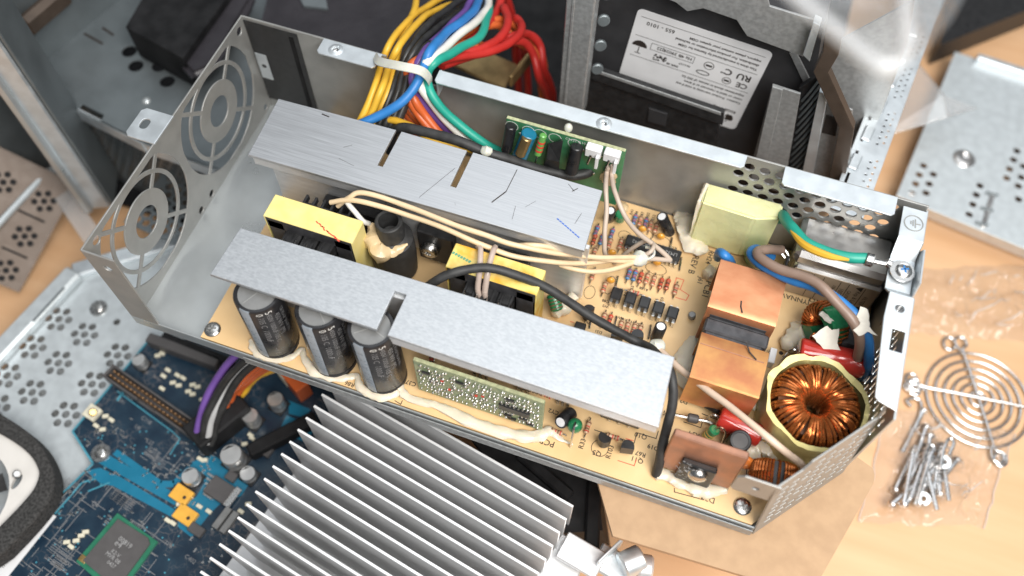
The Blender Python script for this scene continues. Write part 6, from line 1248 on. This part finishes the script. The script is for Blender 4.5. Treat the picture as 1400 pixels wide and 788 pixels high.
# clear folded packaging
mb = MB()
A_, B_, C_, D_ = (32.55,29.79,-8.60), (34.68,39.80,-9.20), (38.30,34.58,-8.80), (36.26,32.01,-7.60)
E_, F_ = (33.34,38.19,-8.80), (35.73,33.53,-7.40)
mb.add([A_, E_, F_, C_, D_], [(0,1,2),(0,2,4),(2,3,4)]); mb.add([tuple(Vector(p_)+Vector((0,0,-0.05))) for p_ in (A_,E_,F_,C_,D_)], [(2,1,0),(4,2,0),(4,3,2)])
q = MB(); 
o = mb.build('clear_packaging', 'cloudy_plastic'); tag(o, 'folded clear plastic packaging between case and steel plate', 'packaging')
for a, b in ((A_,D_),(E_,F_),(F_,D_),(D_,C_)): MB().tube([a,b], 0.06, 6).build('folded_edge', 'cloudy_plastic', o)
mb = MB(); mb.prism([(q[0],q[1]) for q in ((35.74,40.71,-10.00), (41.99,47.02,-10.00), (41.65,52.34,-10.00), (36.49,50.47,-10.00))], -11.98, -10); bx_ = mb.build('black_case', 'plastic_black'); tag(bx_, 'shiny black case at the far right of the desk', 'case')
# wire fan guard
FG = thing('fan_guard', (41.55,15.65,-12.00), 'round chromed wire fan guard lying on the desk', 'fan guard')
c = Vector((41.57,15.54,-11.85))
for r in (0.45, 0.95, 1.42, 1.9, 2.4, 2.92):
    MB().tube([c+Vector((r*math.cos(2*math.pi*i/48), r*math.sin(2*math.pi*i/48), 0)) for i in range(49)], 0.075, 8, False).build('ring', 'steel_wire', FG)
def loop_wire(a, b):
    a = Vector(a); b = Vector(b); dd = (b-a).normalized(); s_ = Vector((-dd.y,dd.x,0)); up = Vector((0,0,0.14))
    def eye(p, dd): return [p+dd*0.1+s_*0.0, p+dd*0.35+s_*0.3, p+dd*0.75+s_*0.3, p+dd*0.95, p+dd*0.75-s_*0.3, p+dd*0.3-s_*0.28, p-dd*0.1-s_*0.05]
    pts = [q+up for q in list(reversed(eye(a,-dd)))+[a.lerp(b,.25), a.lerp(b,.5), a.lerp(b,.75)]+eye(b,dd)]
    MB().tube(spline(pts,5), 0.075, 8).build('cross_wire', 'steel_wire', FG)
loop_wire((40.42,18.29,-11.85), (42.68,12.85,-11.85)); loop_wire((38.49,15.21,-11.85), (44.62,15.96,-11.85))
for q in ((39.60,18.58,-11.80), (43.11,12.26,-11.80), (37.77,15.42,-11.80)):
    q = Vector(q); MB().tube([q+Vector((0.34*math.cos(2*math.pi*i/16), 0.42*math.sin(2*math.pi*i/16), 0)) for i in range(17)], 0.075, 7, False).build('wire_eye', 'steel_wire', FG)
# bags: thin crumpled film
def bag(name, quad, zc, amp, nx, ny, label, seed):
    q = [Vector(p) for p in quad]; vs = []; fs = []
    for lay in (1, -1):
        base_ = len(vs)
        for j in range(ny+1):
            for i in range(nx+1):
                u, v = i/nx, j/ny; p = q[0].lerp(q[1],u).lerp(q[3].lerp(q[2],u),v); e = min(1, 4*min(u,1-u,v,1-v)+0.05)
                nn = Vector((p.x*0.8,p.y*0.8,seed)); h = (0.4+noise.noise(nn)+0.9*(1-abs(noise.noise(nn*1.9)*2))*0.5+0.35*noise.noise(nn*4.1))*amp*e if lay > 0 else 0.0
                vs.append((p.x+0.25*noise.noise(nn*1.3), p.y+0.25*noise.noise(nn*1.7+Vector((3,1,0))), zc+max(0,h)))
        for j in range(ny):
            for i in range(nx): a = base_+j*(nx+1)+i; fs.append((a,a+1,a+nx+2,a+nx+1))
    mb = MB(); mb.add(vs, fs, True); o = tag(mb.build(name, 'bag_film', weld=False, sharp=1.0), label, 'bag'); rb_ = random.Random(int(seed*10))
    for k in range(16):      # folds in the film, traced in white tubes that paint their glints
        i0, j0 = rb_.randrange(6, nx-6), rb_.randrange(6, ny-6); di, dj = rb_.choice(((1,1),(1,0),(0,1),(2,1),(1,2),(-1,1),(-2,1))); pts = []
        for st_ in range(rb_.randrange(4,11)):
            a, b = i0+di*st_, j0+dj*st_
            if 1 < a < nx-1 and 1 < b < ny-1: pts.append(Vector(vs[b*(nx+1)+a])+Vector((0,0,0.02)))
        if len(pts) > 2: MB().tube(spline(pts, 2), [0.012+0.03*math.sin(math.pi*q/(2*len(pts)-2)) for q in range(2*len(pts)-1)], 5).build('fold_glint', 'fold_glint', o)
    for i0 in (0, nx):
        MB().tube([vs[b*(nx+1)+i0] for b in range(ny+1)], 0.03, 5).build('sealed_edge', 'fold_glint', o)
    return o
bag('plastic_bag', ((36.93,18.45,-11.90), (45.09,20.60,-11.90), (45.17,26.56,-11.90), (37.19,23.25,-11.90)), -11.95, 0.9, 68, 40, 'empty crumpled clear plastic bag above the fan guard', 1.0)
bag('screw_bag', ((36.25,6.08,-11.90), (42.62,8.14,-11.90), (43.67,14.24,-11.90), (36.78,13.42,-11.90)), -11.95, 1.5, 68, 52, 'clear plastic bag full of long screws', 5.0)
mbw = MB(); mbw.cyl((0,-1.5,0), (0,1.5,0), 0.12, 10); mbw.lathe([(0.001,.16),(.2,.14),(.28,.04),(.28,0),(.001,0)], 14, Matrix.Translation((0,1.5,0)) @ Matrix.Rotation(-math.pi/2,4,'X'))
for i in range(34): mbw.lathe([(0.112,0),(0.13,0.02),(0.112,0.04)], 8, Matrix.Translation((0,-1.45+i*0.07,0)) @ Matrix.Rotation(-math.pi/2,4,'X'))
kw = Kit(mbw, 'loose_screw', 'steel_wire'); n = 0
for q, a in (((38.13,9.92,-11.70),-.1),((38.42,9.52,-11.50),.05),((38.53,9.93,-11.30),-.15),((39.04,9.99,-11.60),.1),((39.05,10.52,-11.20),.18),((39.51,10.34,-11.50),-.05),((39.89,10.51,-11.60),.25),((40.09,10.13,-11.30),.4),((38.82,8.88,-11.10),-.3),((38.38,8.63,-11.20),-.45),((39.28,9.23,-11.00),.5),((40.08,9.92,-11.60),-.3),((39.14,9.49,-11.30),.02),((39.58,9.71,-11.10),.12),((38.63,9.43,-11.00),-.02),((38.13,9.03,-11.00),.12),((38.65,11.19,-11.60),.0),((38.26,12.27,-11.80),-.12)):
    tag(kw.put(None, q, -0.15+a+(math.pi if n % 3 == 0 else 0)), 'loose long steel screw in the pile inside the clear bag', 'screw', 'screws in the clear bag'); n += 1
for q in ((39.79,10.59,-10.90), (39.09,8.28,-11.20)):
    o = MB().lathe([(0.16,0),(0.36,0),(0.36,0.12),(0.16,0.12),(0.16,0)], 22, Matrix.Translation(q) @ Matrix.Rotation(0.3,4,'X')).build('washer', 'panel_white'); tag(o, ('white washer lying highest on the screws in the clear bag' if q[1] > 9 else 'white washer at the bottom end of the screws in the clear bag'), 'washer', 'washers in the clear bag')
for pts, lb in (([(38.69,7.74,-11.00), (38.75,9.12,-10.60), (38.93,10.45,-10.50), (39.06,11.07,-10.50), (38.78,11.06,-10.50), (38.61,10.24,-10.60)], 'bright bent wire hook lying left on the screws in the clear bag'), ([(39.57,10.06,-10.60), (39.56,11.11,-10.50), (39.79,11.86,-10.50), (40.05,11.69,-10.50), (39.93,10.97,-10.60)], 'bright bent wire hook lying right on the screws in the clear bag')):
    tag(MB().tube(spline(pts,5), 0.1, 8).build('wire_hook', 'steel_wire'), lb, 'wire hook')
o = MB().tube(spline([(37.74,14.68,-11.80), (37.41,14.91,-11.80), (37.66,15.29,-11.80), (38.23,15.10,-11.80), (38.25,14.62,-11.80), (37.80,14.56,-11.80)],5), 0.09, 8).build('wire_loop', 'steel_wire'); tag(o, 'small wire loop on the desk beside the fan guard', 'wire loop')
o = MB().tube(spline([(37.98,13.76,-11.80), (37.70,14.04,-11.80), (38.16,14.35,-11.80), (38.53,14.01,-11.80), (38.42,12.32,-11.80)],5), 0.09, 8).build('wire_hook', 'steel_wire'); tag(o, 'bent wire hook on the desk above the screw bag', 'wire hook')

# ================================================================ clear plastic cover close to the camera, out of focus
rim = spline([(22.80,4.31,23.00), (23.41,3.83,23.00), (24.26,3.23,23.00), (25.04,2.68,23.00), (25.46,2.54,23.00), (25.72,2.84,23.00), (25.76,3.44,23.00), (25.59,4.27,23.00), (25.51,5.30,23.00)], 6)
mb = MB(); mb.tube(rim, 0.2, 8); cov = mb.build('clear_cover', 'cloudy_plastic'); tag(cov, 'blurred clear plastic cover held close at the top right', 'cover')
mb = MB(); vs = []; fs = []
pts = [(25.72,2.80,23.00), (26.38,4.31,22.00), (27.15,6.65,21.00), (27.97,10.00,20.00)]; pt2 = [(25.42,5.50,23.00), (26.02,7.18,22.00), (26.89,8.98,21.00), (27.89,10.87,20.00)]
for a, b in zip(pts, pt2): vs += [a, b]
for i in range(3): fs.append((2*i,2*i+2,2*i+3,2*i+1))
mb.add(vs, fs, True); mb.build('cover_side', 'clear_plastic', cov)
mb = MB(); vs = [tuple(p) for p in rim]; mb.add(vs, [tuple(range(len(vs)))]); mb.build('cover_face', 'clear_plastic', cov)
